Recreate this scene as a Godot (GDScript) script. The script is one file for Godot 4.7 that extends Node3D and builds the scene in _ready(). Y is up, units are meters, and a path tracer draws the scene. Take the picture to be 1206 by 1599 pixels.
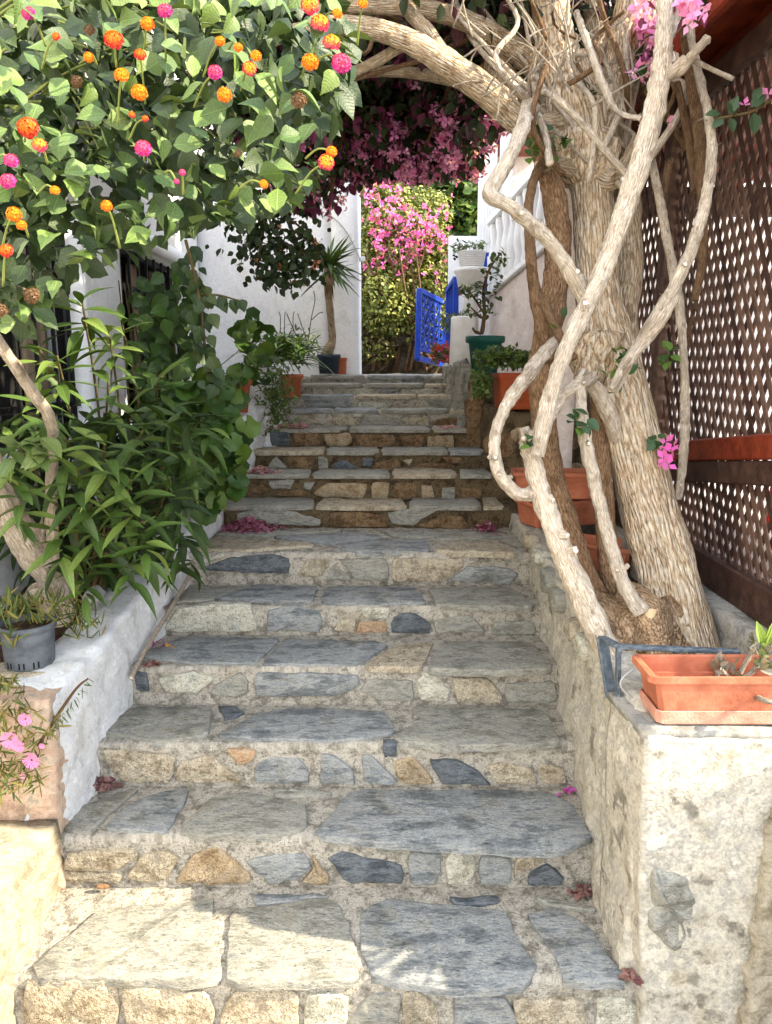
extends Node3D
# A narrow stone stairway between white houses, under an old bougainvillea, in low sun from the right.

const EYE := Vector3(0, 1.85, 0)
const TILT := 0.187762
const FOCAL := 1200.0
var rng := RandomNumberGenerator.new()
var soft := FastNoiseLite.new()
var rough_noise := FastNoiseLite.new()
var M := {}
var noises := {}
var taken := {}

# ---------- places: a direction of sight met with a plane of the site ----------
func sight(px: float, py: float) -> Vector3:
	var x := (px - 603.0) / FOCAL
	var y := (800.0 - py) / FOCAL
	return Vector3(x, y * cos(TILT) - sin(TILT), -cos(TILT) - y * sin(TILT))
func deep(px: float, py: float, d: float) -> Vector3:
	return EYE + sight(px, py) * d
func on_y(px: float, py: float, y: float) -> Vector3:
	var s := sight(px, py)
	return EYE + s * ((y - EYE.y) / s.y)
func on_z(px: float, py: float, z: float) -> Vector3:
	var s := sight(px, py)
	return EYE + s * (z / s.z)
func on_x(px: float, py: float, x: float) -> Vector3:
	var s := sight(px, py)
	return EYE + s * (x / s.x)
func rr(a: float, b: float) -> float:
	return rng.randf_range(a, b)
func rvec() -> Vector3:
	return Vector3(rr(-1, 1), rr(-1, 1), rr(-1, 1))

# ---------- naming and hanging things in the tree ----------
func numbered(called: String) -> String:
	var n: int = taken.get(called, 0)
	taken[called] = n + 1
	return called if n == 0 else "%s_%03d" % [called, n]
func tag(o: Node, label: String, category: String, group := "", kind := "") -> void:
	if label != "": o.set_meta("label", label)
	if category != "": o.set_meta("category", category)
	if group != "": o.set_meta("group", group)
	if kind != "": o.set_meta("kind", kind)
func thing(called: String, label: String, category: String, at := Vector3.ZERO, group := "", kind := "") -> Node3D:
	var o := Node3D.new()
	o.name = numbered(called)
	add_child(o)
	o.position = at
	tag(o, label, category, group, kind)
	return o
func origin_of(o: Node3D) -> Vector3:
	var p := Vector3.ZERO
	var n: Node = o
	while n != self and n != null:
		p += (n as Node3D).position
		n = n.get_parent()
	return p
func hang(called: String, mesh: Mesh, mat: Material, parent: Node3D = null) -> MeshInstance3D:
	var o := MeshInstance3D.new()
	o.mesh = mesh
	if mat: o.material_override = mat
	if parent == null:
		o.name = numbered(called)
		add_child(o)
	else:
		var key := str(parent.get_instance_id()) + called
		var n: int = taken.get(key, 0)
		taken[key] = n + 1
		o.name = called if n == 0 else "%s_%03d" % [called, n]
		parent.add_child(o, true)
	return o
# a mesh drawn in places of the site, made a part of a thing that stands elsewhere
func part(called: String, s: SurfaceTool, mat: Material, parent: Node3D = null) -> MeshInstance3D:
	s.generate_normals()
	var o := hang(called, s.commit(), mat, parent)
	if parent: o.position = -origin_of(parent)
	return o
func copy_of(o: Node3D, label: String, at: Vector3, turn := 0.0, group := "") -> Node3D:
	var c: Node3D = o.duplicate()
	c.name = numbered(String(o.name))
	add_child(c)
	c.position = at
	c.rotation.y = turn
	c.set_meta("label", label)
	if group != "": c.set_meta("group", group)
	return c
func scatter(called: String, mesh: Mesh, mat: Material, where: Array, tints: Array, parent: Node3D = null) -> MultiMeshInstance3D:
	var mm := MultiMesh.new()
	mm.transform_format = MultiMesh.TRANSFORM_3D
	mm.use_colors = true
	mm.mesh = mesh
	mm.instance_count = where.size()
	for i in where.size():
		mm.set_instance_transform(i, where[i])
		mm.set_instance_color(i, tints[i])
	var o := MultiMeshInstance3D.new()
	o.multimesh = mm
	o.material_override = mat
	o.set_meta("kind", "stuff")
	if parent:
		o.name = called
		parent.add_child(o, true)
		o.position = -origin_of(parent)
	else:
		o.name = numbered(called)
		add_child(o)
	return o

# ---------- surfaces ----------
func st() -> SurfaceTool:
	var s := SurfaceTool.new()
	s.begin(Mesh.PRIMITIVE_TRIANGLES)
	return s
func tri(s: SurfaceTool, a: Vector3, b: Vector3, c: Vector3) -> void:
	s.add_vertex(a)
	s.add_vertex(c)
	s.add_vertex(b)
func quad(s: SurfaceTool, a: Vector3, b: Vector3, c: Vector3, d: Vector3) -> void:
	tri(s, a, b, c)
	tri(s, a, c, d)
func noise_of(kind: int, freq: float, seed_: int, octaves := 4) -> FastNoiseLite:
	var n := FastNoiseLite.new()
	n.noise_type = FastNoiseLite.TYPE_SIMPLEX_SMOOTH
	if kind == 1:
		n.noise_type = FastNoiseLite.TYPE_CELLULAR
		n.cellular_return_type = FastNoiseLite.RETURN_DISTANCE2_SUB
		n.cellular_distance_function = FastNoiseLite.DISTANCE_EUCLIDEAN
		n.domain_warp_enabled = true
		n.domain_warp_amplitude = 18.0
		n.domain_warp_frequency = 0.02
	if kind == 0:
		n.fractal_gain = 0.62
		n.fractal_lacunarity = 2.1
		n.domain_warp_enabled = true
		n.domain_warp_amplitude = 26.0
		n.domain_warp_frequency = 0.012
	if kind == 2:
		n.fractal_type = FastNoiseLite.FRACTAL_RIDGED
	elif kind == 1:
		n.fractal_type = FastNoiseLite.FRACTAL_NONE if octaves < 2 else FastNoiseLite.FRACTAL_FBM
	n.fractal_octaves = octaves
	n.frequency = freq
	n.seed = seed_
	return n
func noise_tex(kind: int, freq: float, seed_: int, ramp: Gradient = null, size := 512, octaves := 4) -> NoiseTexture2D:
	var t := NoiseTexture2D.new()
	t.width = size
	t.height = size
	t.seamless = true
	t.seamless_blend_skirt = 0.2
	t.noise = noise_of(kind, freq, seed_, octaves)
	if ramp: t.color_ramp = ramp
	return t
func ramp(cols: Array, lo := 0.0, hi := 1.0) -> Gradient:
	var g := Gradient.new()
	var off := PackedFloat32Array()
	var c := PackedColorArray()
	for i in cols.size():
		off.append(lerpf(lo, hi, float(i) / (cols.size() - 1)))
		c.append(cols[i])
	g.offsets = off
	g.colors = c
	return g
func shared(key: String, kind: int, freq: float, seed_: int, octaves := 4) -> NoiseTexture2D:
	if not noises.has(key): noises[key] = noise_tex(kind, freq, seed_, null, 512, octaves)
	return noises[key]
func c8(r: int, g: int, b: int) -> Color:
	return Color8(r, g, b)
# mineral colour: broad tones, mid mottling, grain and dark pits, in one tile
var grain_layers := []
func mineral(cols: Array, seed_: int, grain := 0.16, pits := 0.35) -> ImageTexture:
	if grain_layers.is_empty():
		grain_layers.append(noise_of(0, 0.16, 501, 3).get_seamless_image(512, 512, false, false, 0.15).get_data())
		grain_layers.append(noise_of(0, 0.035, 502, 5).get_seamless_image(512, 512, false, false, 0.15).get_data())
		grain_layers.append(noise_of(0, 0.06, 503, 4).get_seamless_image(512, 512, false, false, 0.15).get_data())
	var low := noise_of(0, 0.007, seed_, 7).get_seamless_image(512, 512, false, false, 0.15).get_data()
	var fine: PackedByteArray = grain_layers[0]
	var mid: PackedByteArray = grain_layers[1]
	var pit: PackedByteArray = grain_layers[2]
	var out := PackedByteArray()
	out.resize(512 * 512 * 3)
	var lut := PackedColorArray()
	for k in 256:
		var t := clampf((k / 255.0 - 0.2) / 0.6, 0.0, 1.0) * (cols.size() - 1)
		var i := mini(int(t), cols.size() - 2)
		lut.append(cols[i].lerp(cols[i + 1], t - i))
	var shift := (seed_ * 7919) % 262144
	for i in 262144:
		var j := (i + shift) % 262144
		var q := clampi(low[i] + ((mid[j] - 128) >> 1), 0, 255)
		var k := 1.0 + grain * (fine[j] - 128) / 80.0
		if pit[j] < 92: k -= pits * (92 - pit[j]) / 50.0
		var col := lut[q]
		out[i * 3] = clampi(int(col.r * k * 255.0), 0, 255)
		out[i * 3 + 1] = clampi(int(col.g * k * 255.0), 0, 255)
		out[i * 3 + 2] = clampi(int(col.b * k * 255.0), 0, 255)
	return ImageTexture.create_from_image(Image.create_from_data(512, 512, false, Image.FORMAT_RGB8, out))
func relief() -> ImageTexture:
	var fine: PackedByteArray = grain_layers[0]
	var mid: PackedByteArray = grain_layers[1]
	var pit: PackedByteArray = grain_layers[2]
	var out := PackedByteArray()
	out.resize(262144)
	for i in 262144: out[i] = clampi(int(mid[i] * 0.6 + fine[i] * 0.28 + 30.0 - maxf(0.0, 95.0 - pit[i]) * 0.9), 0, 255)
	return ImageTexture.create_from_image(Image.create_from_data(512, 512, false, Image.FORMAT_L8, out))
# a stone-like material: mottled colour, coarse stains laid over it, fine relief
func stony(name_: String, cols: Array, scale: float, bump_key: String, bump_cm: float, stain := 0.0, rough := 0.85, seed_ := 1, freq := 0.0065) -> StandardMaterial3D:
	var m := StandardMaterial3D.new()
	m.resource_name = name_
	m.albedo_texture = noise_tex(0, freq, seed_, ramp(cols, 0.15, 0.85), 512, 8) if seed_ > 41 else mineral(cols, seed_, 0.04 if name_.contains("white") or name_.contains("pink") else 0.09 if seed_ > 32 else 0.11 if name_ == "mortar" else 0.17, 0.05 if name_.contains("white") or name_.contains("pink") else 0.16 if seed_ > 32 else 0.4)
	if seed_ <= 41:
		if not noises.has("relief"): noises["relief"] = relief()
		bump_key = "relief"
		if seed_ > 30: bump_cm *= 0.28
	m.uv1_triplanar = true
	m.uv1_world_triplanar = true
	m.uv1_scale = Vector3.ONE * scale
	m.roughness = rough
	m.metallic_specular = 0.3
	if bump_key != "":
		m.heightmap_enabled = true
		m.heightmap_scale = bump_cm
		m.heightmap_texture = noises[bump_key]
	if name_.ends_with("slate") or name_ == "grey_stone": m.uv1_scale = Vector3(scale * 0.6, scale * 2.0, scale * 1.5)
	if stain > 0.0:
		m.detail_enabled = true
		m.detail_blend_mode = BaseMaterial3D.BLEND_MODE_MUL
		m.detail_uv_layer = BaseMaterial3D.DETAIL_UV_2
		m.uv2_triplanar = true
		m.uv2_world_triplanar = true
		m.uv2_scale = Vector3(0.9, 0.7, 0.8)
		m.detail_albedo = noise_tex(0, 0.008, seed_ + 40, ramp([Color(1 - stain, 1 - stain, 1 - stain * 1.1), Color(1, 1, 1), Color(1, 1, 1), Color(1 - stain * 0.4, 1 - stain * 0.5, 1 - stain * 0.7)]), 512, 5)
	M[name_] = m
	return m
func plain(name_: String, c: Color, rough := 0.6, metal := 0.0, spec := 0.4) -> StandardMaterial3D:
	var m := StandardMaterial3D.new()
	m.resource_name = name_
	m.albedo_color = c
	m.roughness = rough
	m.metallic = metal
	m.metallic_specular = spec
	M[name_] = m
	return m
func worn(name_: String, cols: Array, scale: float, bump_cm: float, rough := 0.6) -> StandardMaterial3D:
	var m := stony(name_, cols, scale, "grain", bump_cm, 0.22 if name_.contains("terracotta") or name_.contains("pot") or name_.contains("plastic") or name_.contains("wood") or name_.contains("blue") else 0.0, rough, 100 + hash(name_) % 900)
	return m
func vein_image() -> Image:
	var im := Image.create(96, 160, false, Image.FORMAT_RGB8)
	var n := noise_of(0, 0.05, 77)
	for y in 160:
		for x in 96:
			var u := absf(x / 95.0 - 0.5) * 2.0
			var t := y / 159.0
			var k := fposmod((t - u * 0.22) * 9.0, 1.0)
			var v := 0.80 + 0.12 * n.get_noise_2d(x, y) - 0.10 * absf(k - 0.5)
			if absf(k - 0.5) > 0.42: v += 0.13
			if u < 0.05: v = 1.0
			v = clampf(v, 0.0, 1.0)
			im.set_pixel(x, y, Color(v, v, v * 0.96))
	return im
func leafy(name_: String, c: Color, back := 0.35, rough := 0.45) -> StandardMaterial3D:
	var m := StandardMaterial3D.new()
	m.resource_name = name_
	m.albedo_color = c
	m.vertex_color_use_as_albedo = true
	m.roughness = rough
	m.metallic_specular = 0.45
	m.backlight_enabled = true
	m.backlight = Color(back, back, back * 0.55)
	m.cull_mode = BaseMaterial3D.CULL_DISABLED
	if name_.ends_with("y_leaf") or name_ == "lantana_leaf":
		if not noises.has("vein"): noises["vein"] = ImageTexture.create_from_image(vein_image())
		m.albedo_texture = noises["vein"]
		m.heightmap_enabled = true
		m.heightmap_texture = noises["vein"]
		m.heightmap_scale = 0.35 if name_ == "lantana_leaf" else 0.1
	M[name_] = m
	return m

func make_materials() -> void:
	shared("grain", 0, 0.05, 11, 5)
	shared("coarse", 0, 0.012, 12, 8)
	shared("cleft", 0, 0.012, 13, 8)
	shared("sand", 0, 0.12, 14, 4)
	shared("plates", 1, 0.035, 15, 2)
	shared("pebble", 1, 0.08, 16, 1)
	# stair stones
	stony("mortar", [c8(118, 112, 101), c8(156, 149, 135), c8(180, 172, 157), c8(138, 132, 119)], 3.1, "coarse", 0.8, 0.3, 0.95, 21)
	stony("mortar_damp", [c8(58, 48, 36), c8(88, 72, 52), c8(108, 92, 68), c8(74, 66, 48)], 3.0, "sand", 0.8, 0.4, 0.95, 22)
	stony("slate", [c8(92, 95, 95), c8(119, 121, 120), c8(150, 149, 142), c8(122, 125, 125)], 2.3, "cleft", 0.45, 0.3, 0.75, 23)
	stony("dark_slate", [c8(60, 65, 69), c8(82, 87, 91), c8(108, 111, 112), c8(74, 78, 81)], 2.6, "cleft", 0.5, 0.25, 0.7, 24)
	stony("grey_stone", [c8(112, 110, 100), c8(134, 131, 120), c8(152, 148, 134), c8(122, 122, 116)], 2.2, "cleft", 0.5, 0.3, 0.85, 25)
	stony("tan_stone", [c8(124, 112, 92), c8(160, 147, 124), c8(184, 172, 149), c8(142, 132, 114)], 2.4, "coarse", 1.4, 0.3, 0.9, 26)
	stony("ochre_stone", [c8(134, 112, 84), c8(160, 140, 110), c8(170, 154, 128), c8(140, 120, 94)], 2.8, "coarse", 1.3, 0.3, 0.9, 27)
	stony("pale_stone", [c8(150, 146, 130), c8(178, 174, 156), c8(196, 190, 172), c8(164, 164, 152)], 2.4, "coarse", 1.4, 0.25, 0.9, 28)
	stony("brown_stone", [c8(88, 68, 46), c8(118, 92, 64), c8(140, 116, 88), c8(92, 82, 66)], 2.8, "coarse", 1.3, 0.35, 0.9, 29)
	stony("orange_stone", [c8(156, 122, 92), c8(174, 144, 112), c8(170, 150, 124), c8(152, 118, 88)], 3.0, "coarse", 1.2, 0.2, 0.9, 30)
	# walls
	stony("white_wall", [c8(220, 220, 219), c8(232, 232, 231), c8(226, 226, 226), c8(236, 236, 235)], 1.2, "coarse", 0.8, 0.10, 0.9, 31)
	stony("planter_white", [c8(186, 186, 184), c8(214, 214, 212), c8(200, 200, 200), c8(226, 226, 224)], 2.2, "sand", 1.2, 0.16, 0.95, 32)
	stony("planter_bare", [c8(158, 132, 112), c8(178, 150, 128), c8(190, 168, 146), c8(150, 140, 124)], 2.2, "sand", 1.0, 0.3, 0.95, 33)
	stony("old_render", [c8(114, 108, 97), c8(164, 156, 140), c8(182, 174, 156), c8(150, 145, 134), c8(192, 184, 166)], 1.1, "coarse", 1.6, 0.34, 0.95, 34)
	stony("low_wall", [c8(120, 110, 92), c8(146, 136, 116), c8(160, 150, 130), c8(128, 119, 101)], 2.0, "coarse", 2.0, 0.25, 0.95, 35)
	stony("kerb_concrete", [c8(110, 106, 98), c8(142, 138, 128), c8(158, 152, 140), c8(120, 118, 112)], 1.7, "coarse", 1.4, 0.35, 0.95, 36)
	stony("pink_wall", [c8(196, 180, 168), c8(214, 200, 190), c8(206, 194, 186), c8(222, 212, 204)], 1.4, "sand", 0.9, 0.14, 0.9, 37)
	stony("far_rock", [c8(52, 46, 36), c8(82, 72, 56), c8(100, 88, 70), c8(64, 58, 46)], 1.2, "cleft", 4.0, 0.4, 0.95, 38)
	stony("soil", [c8(46, 36, 27), c8(70, 54, 40), c8(92, 74, 56), c8(56, 46, 36)], 3.0, "sand", 3.0, 0.2, 1.0, 39)
	stony("ground", [c8(134, 122, 104), c8(164, 150, 128), c8(176, 164, 142), c8(140, 130, 114)], 0.8, "sand", 1.5, 0.3, 0.95, 40)
	stony("grey_rubble", [c8(150, 152, 154), c8(178, 178, 176), c8(120, 126, 132), c8(188, 186, 180)], 2.5, "cleft", 2.0, 0.3, 0.9, 41)
	# pots and metal
	worn("terracotta", [c8(150, 86, 62), c8(172, 102, 74), c8(184, 120, 92)], 2.0, 0.12, 0.6)
	worn("terracotta_saucer", [c8(168, 112, 92), c8(190, 134, 112), c8(200, 150, 128)], 3.0, 0.15, 0.7)
	worn("orange_plastic", [c8(140, 62, 34), c8(160, 76, 44), c8(150, 72, 42)], 2.0, 0.05, 0.45)
	worn("clay_pot", [c8(150, 80, 52), c8(170, 96, 66), c8(184, 116, 84)], 3.0, 0.2, 0.8)
	worn("grey_plastic", [c8(70, 74, 80), c8(92, 96, 101), c8(108, 111, 115)], 4.0, 0.12, 0.6)
	worn("green_plastic", [c8(22, 66, 58), c8(28, 78, 68), c8(34, 84, 74)], 3.0, 0.04, 0.45)
	worn("dark_pot", [c8(38, 46, 58), c8(50, 58, 72)], 3.0, 0.05, 0.5)
	worn("white_plastic", [c8(206, 204, 200), c8(222, 220, 216)], 4.0, 0.1, 0.5)
	worn("iron", [c8(54, 60, 66), c8(86, 94, 100), c8(120, 126, 128)], 7.0, 0.12, 0.55)
	worn("black_iron", [c8(16, 16, 17), c8(28, 28, 30)], 6.0, 0.05, 0.5)
	worn("blue_paint", [c8(24, 50, 132), c8(32, 62, 156), c8(40, 70, 150)], 3.0, 0.04, 0.35)
	worn("brown_wood", [c8(46, 32, 26), c8(62, 43, 35), c8(76, 55, 45)], 3.0, 0.12, 0.6)
	worn("slat_wood", [c8(68, 50, 42), c8(92, 70, 58), c8(112, 88, 74)], 3.0, 0.1, 0.65)
	worn("red_wood", [c8(84, 30, 16), c8(112, 44, 24), c8(128, 56, 32)], 2.0, 0.1, 0.4)
	worn("red_plastic", [c8(170, 24, 18), c8(186, 30, 22)], 2.0, 0.02, 0.4)
	worn("white_paint", [c8(218, 218, 216), c8(232, 232, 230)], 1.5, 0.05, 0.6)
	plain("dark_room", c8(16, 14, 12), 0.9)
	worn("curtain", [c8(120, 104, 86), c8(150, 132, 110)], 2.0, 0.1, 0.9)
	worn("cut_wood", [c8(178, 146, 104), c8(206, 178, 138), c8(190, 160, 118)], 8.0, 0.2, 0.8)
	worn("hose", [c8(150, 152, 152), c8(170, 172, 170)], 4.0, 0.02, 0.5)
	# bark: plates along the stem, laid round it
	for b in [["bark", [c8(142, 110, 80), c8(206, 182, 150), c8(228, 210, 184), c8(236, 222, 200)], 2.4, Vector3(1, 0.22, 1)], ["pale_bark", [c8(160, 138, 114), c8(208, 192, 170), c8(228, 216, 198), c8(214, 198, 176)], 0.8, Vector3(1, 0.22, 1)], ["dark_bark", [c8(90, 68, 50), c8(140, 110, 82), c8(166, 136, 106), c8(150, 122, 94)], 1.4, Vector3(1, 0.4, 1)], ["root_bark", [c8(112, 84, 58), c8(178, 146, 112), c8(208, 178, 144), c8(168, 136, 104)], 2.5, Vector3(1, 0.6, 1)]]:
		var m := StandardMaterial3D.new()
		m.resource_name = b[0]
		m.albedo_texture = noise_tex(1, 0.03, 60 + M.size(), ramp(b[1], 0.0, 0.62), 512, 3)
		m.uv1_scale = b[3]
		m.roughness = 0.92
		m.metallic_specular = 0.2
		m.heightmap_enabled = true
		m.heightmap_texture = noise_tex(1, 0.03, 60 + M.size(), null, 512, 3)
		m.heightmap_scale = b[2]
		m.detail_enabled = true
		m.detail_blend_mode = BaseMaterial3D.BLEND_MODE_MUL
		m.detail_uv_layer = BaseMaterial3D.DETAIL_UV_2
		m.uv2_triplanar = true
		m.uv2_world_triplanar = true
		m.uv2_scale = Vector3(2.0, 1.2, 2.0)
		m.detail_albedo = noise_tex(0, 0.012, 90 + M.size(), ramp([Color(0.66, 0.62, 0.58), Color(1, 1, 1), Color(0.86, 0.84, 0.82), Color(1, 1, 0.98)], 0.2, 0.8), 512, 6)
		M[b[0]] = m
	# leaves and petals
	leafy("lantana_leaf", Color(1, 1, 1), 0.3, 0.5)
	leafy("glossy_leaf", Color(1, 1, 1), 0.5, 0.55)
	leafy("petal", Color(1, 1, 1), 0.9, 0.6)
	leafy("canopy_leaf", Color(1, 1, 1), 0.5, 0.55)

# ---------- solids ----------
func wobble(p: Vector3, amp: float, freq: float) -> Vector3:
	var q := p * freq
	return Vector3(soft.get_noise_3d(q.x, q.y, q.z), soft.get_noise_3d(q.x + 71.3, q.y, q.z - 33.1), soft.get_noise_3d(q.x, q.y - 57.7, q.z + 19.9)) * amp
# a block with eight free corners (x fastest, then y, then z), its faces cut into cells and roughened
func block(s: SurfaceTool, c: Array, n: Vector3i, amp := 0.0, freq := 8.0, smooth := true) -> void:
	s.set_smooth_group(0 if smooth else 4294967295)
	for axis in 3:
		var ua := (axis + 1) % 3
		var va := (axis + 2) % 3
		for side in 2:
			var nu: int = n[ua]
			var nv: int = n[va]
			var g := []
			for j in nv + 1:
				var row := PackedVector3Array()
				for i in nu + 1:
					var t := Vector3.ZERO
					t[axis] = side
					t[ua] = float(i) / nu
					t[va] = float(j) / nv
					var p: Vector3 = c[0].lerp(c[1], t.x).lerp(c[2].lerp(c[3], t.x), t.y).lerp(c[4].lerp(c[5], t.x).lerp(c[6].lerp(c[7], t.x), t.y), t.z)
					if amp > 0.0: p += wobble(p, amp, freq) + wobble(p, amp * 0.45, freq * 3.1)
					row.append(p)
				g.append(row)
			for j in nv:
				for i in nu:
					if side == 1:
						quad(s, g[j][i], g[j][i + 1], g[j + 1][i + 1], g[j + 1][i])
					else:
						quad(s, g[j][i], g[j + 1][i], g[j + 1][i + 1], g[j][i + 1])
func corners(lo: Vector3, hi: Vector3) -> Array:
	var r := []
	for k in 8: r.append(Vector3(hi.x if k & 1 else lo.x, hi.y if k & 2 else lo.y, hi.z if k & 4 else lo.z))
	return r
# a box with chamfered edges, placed by a transform
func bar(s: SurfaceTool, xf: Transform3D, size: Vector3, ch := 0.003) -> void:
	s.set_smooth_group(4294967295)
	var h := size * 0.5
	ch = minf(ch, minf(h.x, minf(h.y, h.z)) * 0.9)
	var P := func(sx: int, sy: int, sz: int, a: int) -> Vector3:
		var v := Vector3(sx * (h.x - (0.0 if a == 0 else ch)), sy * (h.y - (0.0 if a == 1 else ch)), sz * (h.z - (0.0 if a == 2 else ch)))
		return xf * v
	for a in 3:
		var u := (a + 1) % 3
		var w := (a + 2) % 3
		for sg in [-1, 1]:
			var q := []
			for e in [[-1, -1], [1, -1], [1, 1], [-1, 1]]:
				var k := [0, 0, 0]
				k[a] = sg
				k[u] = e[0]
				k[w] = e[1]
				q.append(P.call(k[0], k[1], k[2], a))
			if sg > 0: quad(s, q[0], q[1], q[2], q[3])
			else: quad(s, q[0], q[3], q[2], q[1])
		# edges along axis a
		for su in [-1, 1]:
			for sw in [-1, 1]:
				var q2 := []
				for e in [[-1, u], [1, u], [1, w], [-1, w]]:
					var k := [0, 0, 0]
					k[a] = e[0]
					k[u] = su
					k[w] = sw
					q2.append(P.call(k[0], k[1], k[2], e[1]))
				if su * sw > 0: quad(s, q2[3], q2[2], q2[1], q2[0])
				else: quad(s, q2[0], q2[1], q2[2], q2[3])
	for sx in [-1, 1]:
		for sy in [-1, 1]:
			for sz in [-1, 1]:
				var a0: Vector3 = P.call(sx, sy, sz, 0)
				var a1: Vector3 = P.call(sx, sy, sz, 1)
				var a2: Vector3 = P.call(sx, sy, sz, 2)
				if sx * sy * sz > 0: tri(s, a0, a1, a2)
				else: tri(s, a0, a2, a1)
func rod(s: SurfaceTool, a: Vector3, b: Vector3, w: float, h: float, ch := 0.002) -> void:
	var d := b - a
	var z := d.normalized()
	var y := Vector3.UP if absf(z.y) < 0.95 else Vector3.RIGHT
	var x := y.cross(z).normalized()
	y = z.cross(x)
	bar(s, Transform3D(Basis(x, y, z), (a + b) * 0.5), Vector3(w, h, d.length()), ch)
func spline(p: Array, t: float) -> Variant:
	var i := clampi(int(floor(t)), 0, p.size() - 2)
	var f := t - i
	var a = p[maxi(i - 1, 0)]
	var b = p[i]
	var c = p[i + 1]
	var d = p[mini(i + 2, p.size() - 1)]
	return 0.5 * ((2.0 * b) + (c - a) * f + (2.0 * a - 5.0 * b + 4.0 * c - d) * f * f + (3.0 * b - 3.0 * c + d - a) * f * f * f)
# a stem swept along points with radii; bumpy gives low swellings, flute gives ridges that run along it
func stem(s: SurfaceTool, pts: Array, rad: Array, sides := 12, per := 6, bumpy := 0.06, flute := 0.0, across := 2, tile := 0.3, cap := true) -> void:
	s.set_smooth_group(0)
	var n := (pts.size() - 1) * per
	var up := Vector3(0.3, 0.2, 1.0).normalized()
	var rings := []
	var length := 0.0
	var prev := Vector3.ZERO
	var ks: float = rr(0, 90)
	for i in n + 1:
		var t := float(i) / per
		var p: Vector3 = spline(pts, t)
		var r: float = maxf(0.0008, spline(rad, t))
		var ahead: Vector3 = spline(pts, minf(t + 0.05, pts.size() - 1.0))
		var back: Vector3 = spline(pts, maxf(t - 0.05, 0.0))
		var d := (ahead - back).normalized()
		if i > 0: length += p.distance_to(prev)
		prev = p
		up = (up - d * up.dot(d)).normalized()
		var x := up.cross(d).normalized()
		var ring := PackedVector3Array()
		for j in sides + 1:
			var a := TAU * float(j % sides) / sides
			var k := 1.0
			if bumpy > 0.0: k += bumpy * soft.get_noise_3d(cos(a) * 1.3 + ks, sin(a) * 1.3, length * 5.0 / maxf(r * 14.0, 0.25)) * 2.0
			if flute > 0.0: k += flute * rough_noise.get_noise_3d(cos(a) * 5.0 + ks, sin(a) * 5.0, length * 7.0)
			ring.append(p + (x * cos(a) + up * sin(a)) * r * k)
		rings.append([ring, length])
	for i in n:
		var r0: PackedVector3Array = rings[i][0]
		var r1: PackedVector3Array = rings[i + 1][0]
		for j in sides:
			var u0 := float(j) / sides * across
			var u1 := float(j + 1) / sides * across
			var v0: float = rings[i][1] / tile
			var v1: float = rings[i + 1][1] / tile
			for q in [[r0[j], u0, v0], [r0[j + 1], u1, v0], [r1[j + 1], u1, v1], [r0[j], u0, v0], [r1[j + 1], u1, v1], [r1[j], u0, v1]]:
				s.set_uv(Vector2(q[1], q[2]))
				s.add_vertex(q[0])
	if cap:
		for e in [0, n]:
			var ring: PackedVector3Array = rings[e][0]
			var mid := Vector3.ZERO
			for j in sides: mid += ring[j] / sides
			for j in sides:
				s.set_uv(Vector2(0.1, 0.1))
				if e == 0: tri(s, mid, ring[j], ring[j + 1])
				else: tri(s, mid, ring[j + 1], ring[j])
# stem given by sightings: [px, py, depth, radius in px]
func limb(s: SurfaceTool, q: Array, sides := 12, per := 6, bumpy := 0.06, flute := 0.0, across := 2, tile := 0.3) -> void:
	var pts := []
	var rad := []
	for k in q:
		pts.append(deep(k[0], k[1], k[2]))
		rad.append(k[3] * k[2] / FOCAL)
	stem(s, pts, rad, sides, per, bumpy, flute, across, tile)
func wire(s: SurfaceTool, pts: Array, r: float, sides := 6, per := 4) -> void:
	var rad := []
	for p in pts: rad.append(r)
	stem(s, pts, rad, sides, per, 0.0, 0.0, 1, 0.1)
# turned shape: profile of [radius, height], optional four-sidedness
func turned(s: SurfaceTool, prof: Array, at: Vector3, segs := 28, wide := 1.0, smooth := true) -> void:
	s.set_smooth_group(0 if smooth else 4294967295)
	for i in prof.size() - 1:
		for j in segs:
			var a0 := TAU * j / segs
			var a1 := TAU * (j + 1) / segs
			var d0 := Vector3(cos(a0) * wide, 0, sin(a0))
			var d1 := Vector3(cos(a1) * wide, 0, sin(a1))
			var p: Array = prof[i]
			var q: Array = prof[i + 1]
			quad(s, at + d1 * p[0] + Vector3.UP * p[1], at + d0 * p[0] + Vector3.UP * p[1], at + d0 * q[0] + Vector3.UP * q[1], at + d1 * q[0] + Vector3.UP * q[1])
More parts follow.
